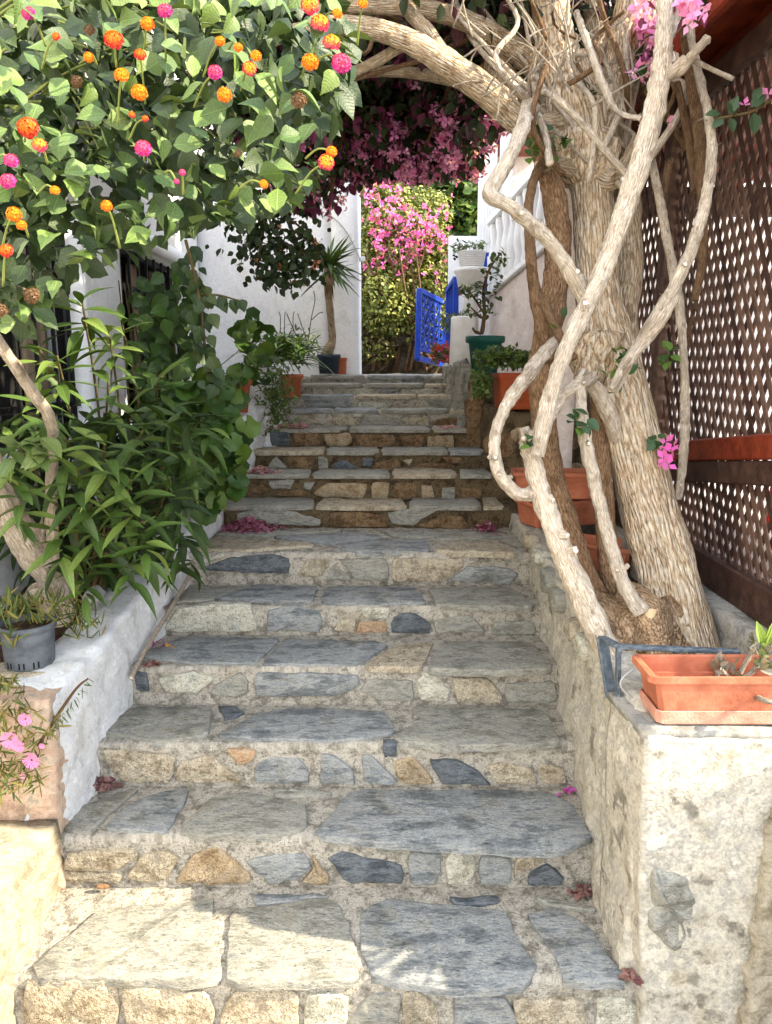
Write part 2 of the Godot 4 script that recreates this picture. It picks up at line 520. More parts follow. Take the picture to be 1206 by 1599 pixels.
# flat-faced stone: outline in the plane (o, x, y), standing proud along x cross y
func stone(s: SurfaceTool, poly: PackedVector2Array, o: Vector3, x: Vector3, y: Vector3, proud: float, depth: float, bevel := 0.012, grainy := 0.004, step := 0.05) -> void:
	s.set_smooth_group(0)
	var z := x.cross(y).normalized()
	var edge := PackedVector2Array()
	var mid := Vector2.ZERO
	var turn := 0.0
	for i in poly.size():
		var a := poly[i]
		var b := poly[(i + 1) % poly.size()]
		turn += a.cross(b)
		var k := maxi(2, int(a.distance_to(b) / step))
		for j in k:
			var p := a.lerp(b, (j + 0.12) / k)
			if j == 0: p = p.lerp((poly[(i + poly.size() - 1) % poly.size()] + b) * 0.5, 0.03)
			edge.append(p + Vector2(rr(-1, 1), rr(-1, 1)) * minf(0.006, step * 0.12))
	if turn < 0.0: edge.reverse()
	for p in edge: mid += p / edge.size()
	var size := 0.0
	for p in edge: size += p.distance_to(mid) / edge.size()
	var rings := []
	for r in [[0.0, -depth], [0.0, proud - bevel * 1.1], [bevel * 0.35, proud - bevel * 0.3], [bevel, proud], [size * 0.45, proud], [size * 0.75, proud]]:
		var ring := PackedVector3Array()
		for p in edge:
			var l := maxf(p.distance_to(mid), 0.001)
			var q := p.lerp(mid, clampf(r[0] / l, 0.0, 0.92))
			var w := o + x * q.x + y * q.y
			var h: float = r[1]
			if h > -depth + 0.001: h += grainy * (soft.get_noise_3d(w.x * 14.0, w.y * 14.0, w.z * 14.0) + 0.7 * soft.get_noise_3d(w.x * 37.0, w.y * 37.0, w.z * 37.0))
			ring.append(w + z * h)
		rings.append(ring)
	var m := edge.size()
	for i in rings.size() - 1:
		for j in m:
			var k := (j + 1) % m
			quad(s, rings[i][j], rings[i][k], rings[i + 1][k], rings[i + 1][j])
	var c := o + x * mid.x + y * mid.y + z * proud
	for j in m: tri(s, rings[-1][j], rings[-1][(j + 1) % m], c)

# ---------- leaves ----------
# a blade along +z, normal +y, one unit long
func blade(width: Array, fold := 0.25, droop := 0.2, tooth := 0.0, curl := 0.0) -> ArrayMesh:
	var s := st()
	s.set_smooth_group(0)
	var n := width.size() - 1
	var most: float = width.max()
	for side in [-1, 1]:
		var row := []
		for i in n + 1:
			var t := float(i) / n
			var w: float = width[i]
			var y := -droop * t * t + curl * sin(t * 7.0)
			var k := 1.0 + (tooth if i % 2 else -tooth)
			var c := Vector3(0, y, t)
			var e := Vector3(side * w * k, y + fold * w, t - tooth * 0.1)
			row.append([c, (c + e) * 0.5 + Vector3(0, fold * w * 0.12, 0), e, 0.5 + side * 0.5 * w / most])
		for i in n:
			for q in 2:
				var v := [[row[i][q], i, q], [row[i][q + 1], i, q + 1], [row[i + 1][q + 1], i + 1, q + 1], [row[i + 1][q], i + 1, q]]
				var order := [0, 1, 2, 0, 2, 3] if side > 0 else [0, 2, 1, 0, 3, 2]
				for o in order:
					var ue: float = row[v[o][1]][3]
					s.set_uv(Vector2(lerpf(0.5, ue, v[o][2] * 0.5), float(v[o][1]) / n))
					s.add_vertex(v[o][0])
	s.generate_normals()
	return s.commit()
func round_leaf(lobes := 7, dish := 0.18) -> ArrayMesh:
	var s := st()
	s.set_smooth_group(0)
	var n := lobes * 2
	var ring := []
	for i in n + 1:
		var a := PI * 0.08 + (TAU - PI * 0.16) * i / n - PI * 0.5
		var r := 0.52 * (1.0 + (0.07 if i % 2 else -0.05))
		ring.append(Vector3(cos(a) * r, dish * (0.5 + 0.5 * sin(a * 3.0)) , 0.5 + sin(a) * r))
	s.set_uv(Vector2(0.42, 0.3))
	for i in n: tri(s, Vector3(0, 0, 0.42), ring[i + 1], ring[i])
	s.generate_normals()
	return s.commit()
func aim(at: Vector3, dir: Vector3, nrm: Vector3, k: float, wide := 1.0) -> Transform3D:
	var z := dir.normalized()
	var y := nrm - z * nrm.dot(z)
	if y.length() < 0.01: y = Vector3(z.y, -z.x, 0.1)
	y = y.normalized()
	return Transform3D(Basis(y.cross(z) * k * wide, y * k, z * k), at)
func green(a: Color, b: Color) -> Color:
	return a.lerp(b, rng.randf())
func tinted(base: Color, of := "glossy_leaf") -> StandardMaterial3D:
	var m: StandardMaterial3D = M[of].duplicate()
	m.vertex_color_use_as_albedo = false
	m.albedo_color = base.linear_to_srgb()
	return m
# leaves as parts of their plant: where = [transform], mats = a few shades
func leaves(parent: Node3D, meshes: Array, mats: Array, where: Array, called := "leaf") -> void:
	var o := origin_of(parent)
	for i in where.size():
		var l := hang(called, meshes[i % meshes.size()], mats[rng.randi() % mats.size()], parent)
		var t: Transform3D = where[i]
		t.origin -= o
		l.transform = t

# ---------- the stairway ----------
const RUNS := [-1.85, -2.234, -2.549, -2.867, -3.237, -3.57, -4.15, -4.43, -4.71, -4.99, -5.27, -5.55, -5.83, -6.11]
const RISES := [0.17, 0.355, 0.525, 0.688, 0.82, 0.979, 1.097, 1.232, 1.336, 1.451, 1.559, 1.643, 1.718, 1.776]
const LEFTS := [-1.08, -1.07, -1.05, -1.01, -0.97, -0.95, -0.92, -0.88, -0.84, -0.80, -0.72, -0.68, -0.64, -0.60]
const RIGHTS := [0.70, 0.70, 0.69, 0.69, 0.70, 0.68, 0.66, 0.64, 0.62, 0.60, 0.56, 0.53, 0.51, 0.50]
const TONES := ["slate", "dark_slate", "grey_stone", "tan_stone", "ochre_stone", "pale_stone", "brown_stone", "orange_stone"]
# outlines of the stones in each riser, and of the slabs on each tread: [tone, x, y, x, y, ...] as sighted
const RISER_STONES := [
	[[3, 32, 1541, 105, 1537, 178, 1540, 184, 1585, 178, 1640, 40, 1640, 30, 1580], [3, 186, 1547, 260, 1550, 325, 1562, 334, 1590, 320, 1640, 195, 1640], [3, 345, 1585, 365, 1556, 430, 1550, 467, 1560, 466, 1640, 340, 1640], [5, 474, 1562, 520, 1560, 545, 1570, 535, 1640, 474, 1640], [2, 545, 1600, 575, 1565, 628, 1560, 622, 1640, 540, 1640], [3, 630, 1562, 648, 1552, 682, 1580, 690, 1640, 625, 1640], [0, 710, 1558, 790, 1565, 812, 1600, 800, 1640, 710, 1640], [3, 802, 1568, 850, 1572, 915, 1568, 925, 1640, 815, 1640], [5, 934, 1570, 985, 1568, 1010, 1590, 1005, 1640, 934, 1640]],
	[[3, 100, 1338, 210, 1330, 215, 1345, 172, 1366, 95, 1366], [3, 88, 1370, 165, 1370, 190, 1376, 185, 1386, 90, 1386], [3, 215, 1347, 255, 1333, 278, 1345, 262, 1378, 230, 1386, 192, 1378], [4, 268, 1386, 300, 1340, 330, 1330, 360, 1345, 395, 1380, 380, 1388], [0, 378, 1354, 420, 1342, 473, 1340, 488, 1358, 463, 1384, 420, 1386], [4, 484, 1340, 512, 1372, 515, 1386, 470, 1386, 492, 1358], [1, 508, 1350, 530, 1336, 560, 1345, 628, 1357, 633, 1387, 540, 1387, 530, 1372], [0, 638, 1338, 690, 1338, 688, 1365, 682, 1388, 640, 1388], [5, 694, 1350, 705, 1336, 740, 1338, 744, 1370, 733, 1388, 700, 1388], [0, 750, 1342, 798, 1346, 802, 1378, 795, 1388, 750, 1388], [3, 806, 1345, 862, 1340, 838, 1360, 806, 1380], [1, 825, 1388, 828, 1372, 857, 1354, 882, 1376, 880, 1389], [2, 588, 1330, 640, 1328, 640, 1336, 600, 1342, 586, 1338]],
	[[3, 160, 1170, 220, 1176, 275, 1180, 268, 1222, 195, 1222, 165, 1195], [3, 280, 1192, 330, 1178, 345, 1195, 385, 1222, 272, 1222], [7, 350, 1170, 400, 1172, 395, 1190, 375, 1197], [0, 395, 1224, 400, 1195, 425, 1183, 465, 1186, 482, 1205, 485, 1226], [0, 500, 1180, 520, 1182, 548, 1200, 558, 1226, 500, 1226], [0, 565, 1180, 580, 1182, 605, 1205, 622, 1222, 612, 1227, 568, 1226], [1, 595, 1162, 622, 1162, 618, 1184, 600, 1188], [4, 612, 1195, 645, 1182, 665, 1205, 682, 1227, 628, 1226], [1, 668, 1190, 710, 1186, 745, 1205, 770, 1227, 692, 1228], [3, 760, 1200, 780, 1191, 830, 1203, 843, 1227, 778, 1228], [3, 842, 1195, 880, 1200, 886, 1225, 847, 1228]],
	[[1, 210, 1050, 228, 1052, 234, 1080, 212, 1080], [5, 246, 1060, 300, 1048, 335, 1060, 310, 1084, 258, 1081], [2, 332, 1074, 375, 1050, 388, 1065, 385, 1088, 328, 1088], [0, 398, 1052, 560, 1055, 562, 1070, 530, 1088, 398, 1090], [2, 562, 1080, 575, 1062, 645, 1064, 648, 1096, 590, 1094], [5, 650, 1066, 663, 1052, 680, 1056, 703, 1080, 702, 1098, 656, 1096], [3, 705, 1059, 760, 1060, 785, 1085, 783, 1099, 713, 1098], [2, 789, 1068, 870, 1066, 872, 1100, 791, 1100]],
	[[5, 255, 985, 275, 952, 330, 944, 390, 944, 404, 986, 300, 988], [0, 415, 986, 418, 953, 460, 946, 500, 955, 504, 970, 500, 988], [3, 518, 986, 530, 970, 555, 965, 556, 988], [5, 562, 951, 610, 949, 607, 967, 570, 967], [7, 560, 972, 603, 972, 606, 988, 556, 990], [1, 611, 990, 612, 965, 640, 956, 672, 972, 673, 991], [2, 678, 971, 735, 960, 760, 988, 680, 991], [2, 767, 987, 778, 970, 836, 972, 840, 992, 770, 993]],
	[[5, 298, 877, 350, 864, 352, 870, 312, 882], [1, 310, 890, 360, 872, 420, 866, 452, 872, 452, 896, 400, 896], [3, 460, 902, 485, 872, 520, 876, 500, 903], [2, 508, 907, 522, 882, 552, 907], [2, 528, 874, 605, 873, 608, 908, 558, 908], [3, 613, 873, 727, 874, 722, 887, 695, 909, 613, 909], [0, 702, 908, 730, 886, 780, 886, 812, 896, 800, 914]],
	[[2, 368, 802, 430, 792, 500, 812, 503, 822, 370, 819], [6, 515, 802, 560, 799, 600, 806, 608, 824, 520, 823], [2, 604, 802, 655, 792, 690, 792, 645, 822, 612, 818], [6, 645, 822, 690, 808, 722, 806, 735, 826, 700, 828], [6, 745, 815, 765, 812, 772, 828, 745, 828], [3, 540, 790, 562, 790, 554, 798, 546, 798]],
	[[2, 418, 752, 460, 749, 455, 764, 425, 764], [6, 438, 770, 475, 763, 482, 777, 430, 774], [4, 488, 771, 510, 755, 575, 756, 568, 779, 500, 777], [4, 580, 754, 608, 755, 606, 779, 580, 779], [6, 616, 754, 652, 756, 650, 781, 616, 780], [4, 658, 759, 675, 758, 680, 781, 658, 781], [2, 690, 762, 710, 760, 712, 783, 690, 783], [6, 719, 763, 752, 765, 752, 784, 720, 783], [6, 388, 766, 410, 756, 418, 770, 395, 772], [2, 474, 753, 492, 753, 486, 766, 474, 764]],
	[[6, 448, 713, 490, 714, 488, 733, 455, 733], [2, 496, 714, 511, 715, 514, 735, 497, 735], [1, 520, 724, 535, 718, 572, 736, 520, 737], [6, 585, 724, 620, 717, 630, 736, 585, 737], [6, 642, 731, 660, 724, 700, 724, 690, 739, 642, 739], [3, 628, 720, 645, 716, 640, 729], [6, 697, 733, 738, 734, 738, 740, 700, 740], [2, 418, 727, 430, 712, 450, 733, 420, 733], [6, 690, 714, 722, 714, 720, 724, 700, 724], [1, 566, 714, 584, 716, 580, 730, 566, 728]],
	[[1, 420, 674, 453, 674, 453, 697, 424, 697], [6, 458, 674, 495, 672, 502, 697, 459, 697], [4, 504, 679, 545, 676, 552, 690, 540, 698, 511, 698], [6, 554, 679, 615, 679, 620, 690, 606, 700, 560, 699], [6, 624, 682, 663, 680, 660, 700, 630, 699], [4, 668, 682, 708, 680, 710, 701, 666, 701], [6, 715, 684, 738, 684, 738, 701, 716, 701]],
	[[3, 466, 650, 490, 646, 508, 664, 470, 664], [3, 513, 656, 535, 646, 559, 658, 560, 666, 512, 665], [2, 563, 657, 580, 646, 627, 656, 625, 666, 565, 666], [3, 631, 651, 672, 653, 670, 667, 632, 667], [6, 680, 656, 714, 651, 714, 666, 674, 667], [5, 551, 644, 570, 644, 565, 652, 553, 651]],
	[[0, 474, 622, 552, 624, 549, 637, 476, 637], [5, 560, 628, 600, 628, 607, 638, 558, 638], [3, 613, 632, 638, 631, 636, 639, 613, 639], [3, 652, 627, 672, 638, 646, 639], [2, 664, 624, 708, 624, 708, 638, 680, 638]],
	[[5, 488, 606, 515, 606, 521, 617, 488, 617], [5, 531, 607, 588, 607, 580, 618, 526, 618], [0, 593, 608, 619, 608, 617, 618, 590, 618], [5, 626, 608, 681, 608, 681, 618, 626, 618], [3, 686, 608, 703, 609, 703, 618, 686, 618]],
	[[5, 606, 592, 626, 591, 626, 599, 608, 599], [0, 629, 591, 652, 590, 652, 599, 629, 599], [2, 656, 590, 680, 589, 680, 599, 656, 599], [2, 560, 595, 600, 593, 603, 600, 562, 601]],
]
const TREAD_SLABS := [
	[[2, 48, 1514, 150, 1422, 335, 1405, 330, 1450, 350, 1528, 290, 1534, 200, 1530, 60, 1527], [2, 356, 1450, 362, 1420, 520, 1402, 545, 1440, 565, 1528, 480, 1534, 400, 1538, 353, 1530], [0, 560, 1425, 600, 1402, 790, 1420, 810, 1470, 840, 1505, 820, 1541, 700, 1546, 580, 1525, 562, 1480], [0, 822, 1428, 860, 1415, 915, 1440, 982, 1535, 880, 1532, 868, 1490], [0, 390, 1397, 500, 1397, 515, 1400, 400, 1414], [1, 700, 1402, 780, 1397, 780, 1410, 712, 1412], [2, 832, 1400, 925, 1414, 932, 1424, 852, 1412]],
	[[2, 98, 1297, 130, 1256, 185, 1236, 218, 1230, 170, 1270, 142, 1300], [0, 160, 1294, 215, 1246, 290, 1230, 296, 1240, 260, 1301], [2, 277, 1302, 330, 1244, 380, 1237, 480, 1254, 478, 1295, 420, 1305], [2, 425, 1231, 510, 1233, 522, 1240, 430, 1245], [0, 490, 1302, 545, 1237, 560, 1232, 850, 1234, 890, 1252, 926, 1305, 870, 1330, 700, 1322, 560, 1312]],
	[[2, 154, 1143, 205, 1104, 330, 1103, 326, 1148, 250, 1158], [1, 340, 1102, 370, 1102, 384, 1112, 352, 1124], [0, 336, 1148, 400, 1114, 470, 1104, 600, 1112, 622, 1142, 560, 1156, 400, 1154], [2, 612, 1154, 660, 1122, 640, 1104, 850, 1107, 878, 1160, 700, 1166]],
	[[0, 216, 1024, 285, 995, 438, 997, 400, 1034, 300, 1034], [0, 406, 1036, 445, 997, 570, 1000, 608, 1006, 558, 1038], [3, 566, 1040, 614, 1008, 678, 1002, 660, 1042], [2, 666, 1044, 690, 1002, 830, 1002, 866, 1044, 760, 1048]],
	[[2, 266, 940, 302, 915, 388, 916, 342, 934], [0, 332, 936, 398, 914, 498, 916, 488, 940], [0, 500, 941, 510, 916, 648, 918, 668, 943], [2, 682, 944, 668, 918, 800, 918, 838, 948]],
	[[3, 302, 858, 330, 840, 420, 842, 496, 852, 380, 860], [0, 424, 838, 560, 832, 600, 840, 520, 850, 480, 844], [0, 530, 856, 545, 844, 668, 842, 672, 860, 560, 862], [3, 677, 860, 720, 845, 780, 848, 810, 865], [2, 332, 834, 360, 829, 540, 829, 410, 837], [2, 612, 838, 600, 830, 760, 831, 790, 840, 700, 842]],
]

func stairway() -> void:
	var t := thing("stone_stairway", "stone stairway of slate and rubble steps set in mortar", "stairway", Vector3(0, 0, -1.85), "", "structure")
	var from_edge := Vector3(0, 0, 0)
	for i in RUNS.size():
		var z: float = RUNS[i]
		var y: float = RISES[i]
		var back: float = RUNS[i + 1] - 0.06 if i < 13 else -6.5
		var low: float = RISES[i - 1] - 0.06 if i > 0 else -0.06
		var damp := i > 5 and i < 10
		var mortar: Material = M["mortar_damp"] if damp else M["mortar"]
		var lip := 0.011 if i < 6 else 0.012
		var set_in := 0.028 if i < 2 else 0.014
		var s := st()
		var c := [Vector3(LEFTS[i] - 0.12, low, back), Vector3(RIGHTS[i] + 0.1, low, back), Vector3(LEFTS[i] - 0.12, y - lip, back), Vector3(RIGHTS[i] + 0.1, y - lip, back), Vector3(LEFTS[i] - 0.12, low, z - set_in), Vector3(RIGHTS[i] + 0.1, low, z - set_in), Vector3(LEFTS[i] - 0.12, y - lip, z - set_in), Vector3(RIGHTS[i] + 0.1, y - lip, z - set_in)]
		block(s, c, Vector3i(56, 7, 16) if i < 6 else Vector3i(40, 5, 8), 0.008, 13.0)
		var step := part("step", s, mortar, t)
		# riser stones
		for q in RISER_STONES[i]:
			var poly := PackedVector2Array()
			for k in range(1, q.size(), 2):
				var p := on_z(q[k], q[k + 1], z)
				poly.append(Vector2(p.x, p.y))
			var r := st()
			stone(r, poly, Vector3(0, 0, z - set_in + 0.004), Vector3.RIGHT, Vector3.UP, rr(0.004, 0.014), 0.03, 0.006, 0.009, 0.028)
			var o := part("riser_stone", r, M[TONES[q[0]]], step)
			o.position = Vector3.ZERO
		# tread slabs
		if i < 6:
			for q in TREAD_SLABS[i]:
				var poly := PackedVector2Array()
				for k in range(1, q.size(), 2):
					var p := on_y(q[k], q[k + 1], y)
					poly.append(Vector2(p.x, -p.z))
				var r := st()
				stone(r, poly, Vector3(0, y, 0), Vector3.RIGHT, Vector3.FORWARD, rr(-0.001, 0.003), 0.026, 0.004, 0.006, 0.035)
				var o := part("tread_slab", r, M[TONES[q[0]]], step)
				o.position = Vector3.ZERO
		else:
			var x: float = LEFTS[i]
			while x < RIGHTS[i] - 0.05:
				var w: float = minf(rr(0.3, 0.6), RIGHTS[i] - x)
				if RIGHTS[i] - x - w < 0.12: w = RIGHTS[i] - x
				var d: float = (RUNS[i] - RUNS[i + 1] - 0.01) if i < 13 else 0.34
				var f := rr(-0.012, 0.018)
				var poly := PackedVector2Array([Vector2(x, -z - f), Vector2(x + w * 0.5, -z - rr(0.0, 0.02)), Vector2(x + w - 0.008, -z - f), Vector2(x + w - 0.008 + rr(-0.03, 0.0), -z + d), Vector2(x + rr(0, 0.03), -z + d)])
				var r := st()
				stone(r, poly, Vector3(0, y, 0), Vector3.RIGHT, Vector3.FORWARD, rr(-0.003, 0.003), 0.026, 0.006, 0.008, 0.06)
				var o := part("tread_slab", r, M[["grey_stone", "slate", "grey_stone", "tan_stone"][rng.randi() % 4]], step)
				o.position = Vector3.ZERO
				x += w

func land() -> void:
	var s := st()
	block(s, corners(Vector3(-150, -0.4, -150), Vector3(150, 0.0, 150)), Vector3i(2, 1, 2))
	tag(part("ground", s, M["ground"]), "pale street paving at the foot of the stone stairway", "ground", "", "structure")
	s = st()
	block(s, corners(Vector3(-40, 0.0, -60), Vector3(40, 1.72, -6.45)), Vector3i(2, 1, 2))
	tag(part("hillside_terrain", s, M["ground"]), "terrace of ground that the stairway climbs up to", "terrain", "", "structure")
	# lane at the top, with its setts
	s = st()
	block(s, corners(Vector3(-0.62, 1.6, -10.5), Vector3(0.75, 1.765, -6.46)), Vector3i(20, 2, 40), 0.01, 6.0)
	tag(part("lane_path", s, M["mortar"]), "paved lane at the head of the stairway", "path", "", "structure")

func walls() -> void:
	# left: white planter wall along the stairs
	var w := thing("planter_wall", "low whitewashed planter wall climbing along the left of the stairs", "wall", Vector3(-1.05, 0.2, -2.25))
	var s := st()
	var line := [[-1.06, -2.25, 0.80], [-1.03, -2.60, 0.86], [-0.99, -3.10, 0.95], [-0.93, -3.80, 1.12], [-0.90, -4.15, 1.20], [-0.90, -4.44, 1.30]]
	for i in line.size() - 1:
		var a: Array = line[i]
		var b: Array = line[i + 1]
		block(s, [Vector3(b[0] - 0.17, 0.1, b[1]), Vector3(b[0], 0.1, b[1]), Vector3(b[0] - 0.17, b[2], b[1]), Vector3(b[0], b[2], b[1]), Vector3(a[0] - 0.17, 0.1, a[1]), Vector3(a[0], 0.1, a[1]), Vector3(a[0] - 0.17, a[2], a[1]), Vector3(a[0], a[2], a[1])], Vector3i(6, 26, 16), 0.016, 5.0)
	part("wall", s, M["planter_white"], w)
	s = st()
	block(s, corners(Vector3(-2.2, 0.15, -2.40), Vector3(-1.055, 0.82, -2.246)), Vector3i(30, 20, 4), 0.016, 5.0)
	part("front_face", s, M["planter_bare"], w)
	# white block that steps in beside the upper flight
	s = st()
	block(s, [Vector3(-1.0, 0.9, -5.02), Vector3(-0.79, 0.9, -5.02), Vector3(-1.0, 1.60, -5.02), Vector3(-0.79, 1.58, -5.02), Vector3(-1.02, 0.9, -4.44), Vector3(-0.82, 0.9, -4.44), Vector3(-1.02, 1.56, -4.44), Vector3(-0.84, 1.55, -4.44)], Vector3i(8, 20, 14), 0.03, 6.0)
	block(s, corners(Vector3(-1.2, 1.1, -6.4), Vector3(-0.70, 1.63, -5.0)), Vector3i(6, 8, 14), 0.02, 6.0)
	tag(part("stepped_wall", s, M["planter_white"]), "chipped whitewashed wall block beside the upper steps, under the terracotta pots", "wall")
	# soil in the left planter
	s = st()
	block(s, [Vector3(-2.0, 0.3, -6.38), Vector3(-0.98, 0.3, -6.38), Vector3(-2.0, 1.58, -6.38), Vector3(-0.98, 1.58, -6.38), Vector3(-2.0, 0.3, -2.38), Vector3(-1.12, 0.3, -2.38), Vector3(-2.0, 0.80, -2.38), Vector3(-1.12, 0.80, -2.38)], Vector3i(14, 2, 50), 0.03, 5.0)
	tag(part("planter_soil", s, M["soil"]), "dark earth strewn with dry petals in the left planter", "soil", "", "structure")
	# lower left wall in full sun
	s = st()
	block(s, [Vector3(-3.0, -0.05, -2.25), Vector3(-1.05, -0.05, -2.25), Vector3(-3.0, 0.46, -2.25), Vector3(-1.06, 0.42, -2.25), Vector3(-3.0, -0.05, 0.6), Vector3(-1.06, -0.05, 0.6), Vector3(-3.0, 0.46, 0.6), Vector3(-1.08, 0.42, 0.6)], Vector3i(16, 12, 40), 0.04, 4.0)
	tag(part("low_wall", s, M["low_wall"]), "sunlit yellowish rendered wall at the lower left of the stairs", "wall")
	# right: battered end block with its ledge, then the kerb along the stairs
	var e := thing("retaining_wall", "rough rendered retaining wall to the right of the stairs, cracked and patched", "wall", Vector3(0.9, 0, -2.0))
	s = st()
	block(s, [Vector3(0.675, -0.05, -2.14), Vector3(2.4, -0.05, -2.14), Vector3(0.66, 0.897, -2.14), Vector3(2.4, 0.897, -2.14), Vector3(0.71, -0.05, -1.835), Vector3(2.4, -0.05, -1.80), Vector3(0.672, 0.895, -1.865), Vector3(2.4, 0.895, -1.84)], Vector3i(110, 60, 20), 0.012, 4.0)
	part("end_block", s, M["old_render"], e)
	s = st()
	block(s, [Vector3(1.00, -0.05, -2.1), Vector3(2.4, -0.05, -2.1), Vector3(1.02, 0.82, -2.1), Vector3(2.4, 0.82, -2.1), Vector3(0.96, -0.05, -1.79), Vector3(2.4, -0.05, -1.74), Vector3(1.03, 0.82, -1.835), Vector3(2.4, 0.82, -1.80)], Vector3i(60, 46, 8), 0.035, 7.0)
	part("render_patch", s, M["low_wall"], e)
	s = st()
	var kerb := [[0.664, -1.90, 0.893], [0.662, -2.16, 0.935], [0.665, -2.30, 0.95], [0.665, -2.70, 0.98], [0.665, -3.2, 1.03], [0.655, -4.42, 1.06]]
	for i in kerb.size() - 1:
		var a: Array = kerb[i]
		var b: Array = kerb[i + 1]
		block(s, [Vector3(b[0], 0.0, b[1]), Vector3(b[0] + 0.15, 0.0, b[1]), Vector3(b[0] + 0.03, b[2], b[1]), Vector3(b[0] + 0.14, b[2], b[1]), Vector3(a[0], 0.0, a[1]), Vector3(a[0] + 0.15, 0.0, a[1]), Vector3(a[0] + 0.03, a[2], a[1]), Vector3(a[0] + 0.14, a[2], a[1])], Vector3i(6, 34, 16), 0.020, 5.0)
	part("kerb", s, M["old_render"], e)
	for q in [[851, 905, 0.07], [838, 870, 0.05], [866, 938, 0.06], [905, 1010, 0.06], [822, 845, 0.045], [890, 985, 0.05]]:
		var p := on_x(q[0], q[1], 0.668)
		var r := st()
		var poly := PackedVector2Array()
		for k in 7: poly.append(Vector2(cos(TAU * k / 7.0) * q[2] * rr(1.0, 1.5), sin(TAU * k / 7.0) * q[2] * rr(0.7, 1.0)))
		stone(r, poly, p, Vector3(0, 0, 1), Vector3.UP, 0.012, 0.05, 0.016, 0.01, 0.03)
		for k in 1:
			part("stone", r, M[["pale_stone", "tan_stone", "grey_stone"][rng.randi() % 3]], e)
	var rub := st()
	var pr := PackedVector2Array([Vector2(0.0, 0.42), Vector2(0.10, 0.38), Vector2(0.14, 0.27), Vector2(0.12, 0.15), Vector2(0.05, 0.16), Vector2(0.0, 0.22)])
	stone(rub, pr, Vector3(0.715, 0.12, -1.848), Vector3(1, 0, 0), Vector3.UP, 0.008, 0.05, 0.02, 0.02, 0.02)
	part("bare_stone", rub, M["grey_stone"], e)
	s = st()
	# ledge slab the window box stands on
	s = st()
	block(s, [Vector3(0.655, 0.885, -2.12), Vector3(2.4, 0.885, -2.12), Vector3(0.650, 0.912, -2.12), Vector3(2.4, 0.912, -2.12), Vector3(0.675, 0.885, -1.872), Vector3(2.4, 0.885, -1.85), Vector3(0.675, 0.909, -1.872), Vector3(2.4, 0.909, -1.85)], Vector3i(30, 1, 6), 0.004, 9.0)
	part("ledge_slab", s, M["kerb_concrete"], e)
	# soil by the old trunk, kerb below the lattice
	s = st()
	block(s, corners(Vector3(0.76, 0.3, -4.4), Vector3(1.16, 0.90, -2.13)), Vector3i(8, 2, 30), 0.025, 6.0)
	tag(part("trunk_bed_soil", s, M["soil"]), "dry earth bed around the old bougainvillea trunk", "soil", "", "structure")
	s = st()
	block(s, corners(Vector3(1.13, 0.3, -4.6), Vector3(1.32, 1.035, -2.06)), Vector3i(4, 14, 40), 0.012, 5.0)
	tag(part("kerb_wall", s, M["kerb_concrete"]), "grey concrete kerb wall under the brown lattice fence", "wall")
	# upper right: rubble wall that carries the pots, then the stones along the top of the flight
	var u := thing("rubble_wall", "mossy rubble wall on the right of the upper steps, carrying the green and orange pots", "wall", Vector3(0.8, 0.9, -4.5))
	s = st()
	block(s, [Vector3(0.60, 0.7, -5.1), Vector3(1.25, 0.7, -5.1), Vector3(0.60, 1.60, -5.1), Vector3(1.25, 1.60, -5.1), Vector3(0.625, 0.7, -4.42), Vector3(1.25, 0.7, -4.42), Vector3(0.625, 1.585, -4.42), Vector3(1.25, 1.585, -4.42)], Vector3i(14, 22, 16), 0.03, 5.0)
	block(s, [Vector3(0.48, 1.0, -6.5), Vector3(1.2, 1.0, -6.5), Vector3(0.50, 1.78, -6.5), Vector3(1.2, 1.78, -6.5), Vector3(0.57, 1.0, -5.08), Vector3(1.2, 1.0, -5.08), Vector3(0.58, 1.79, -5.08), Vector3(1.2, 1.79, -5.08)], Vector3i(10, 12, 22), 0.03, 5.0)
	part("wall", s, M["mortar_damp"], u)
	for q in [[0.66, 1.40, 0.11], [0.82, 1.46, 0.12], [1.0, 1.40, 0.12], [0.72, 1.2, 0.09], [0.92, 1.2, 0.11], [1.1, 1.25, 0.08]]:
		var r := st()
		var poly := PackedVector2Array()
		for k in 7: poly.append(Vector2(q[0] + cos(TAU * k / 7.0) * q[2] * rr(0.8, 1.1), q[1] + sin(TAU * k / 7.0) * q[2] * rr(0.6, 0.85)))
		stone(r, poly, Vector3(0, 0, -4.425), Vector3.RIGHT, Vector3.UP, 0.015, 0.05, 0.02, 0.012, 0.04)
		part("stone", r, M[["brown_stone", "grey_stone", "ochre_stone"][rng.randi() % 3]], u)
	for q in [[722, 612, 5.3, 0.075, 0.34], [742, 636, 5.0, 0.06, 0.30], [708, 602, 5.7, 0.06, 0.22], [698, 592, 6.0, 0.05, 0.16]]:
		s = st()
		s.set_smooth_group(0)
		var p := deep(q[0], q[1], q[2])
		block(s, [p + Vector3(-q[3], -q[4], -q[3] * 1.4), p + Vector3(q[3], -q[4], -q[3] * 1.4), p + Vector3(-q[3] * 0.7, q[4] * 0.55, -q[3]), p + Vector3(q[3] * 0.6, q[4] * 0.6, -q[3]), p + Vector3(-q[3], -q[4], q[3] * 1.4), p + Vector3(q[3], -q[4], q[3] * 1.4), p + Vector3(-q[3] * 0.6, q[4] * 0.6, q[3]), p + Vector3(q[3] * 0.7, q[4] * 0.5, q[3])], Vector3i(8, 14, 8), 0.035, 7.0)
		part("upright_stone", s, M["grey_stone" if q[2] > 5.1 else "brown_stone"], u)

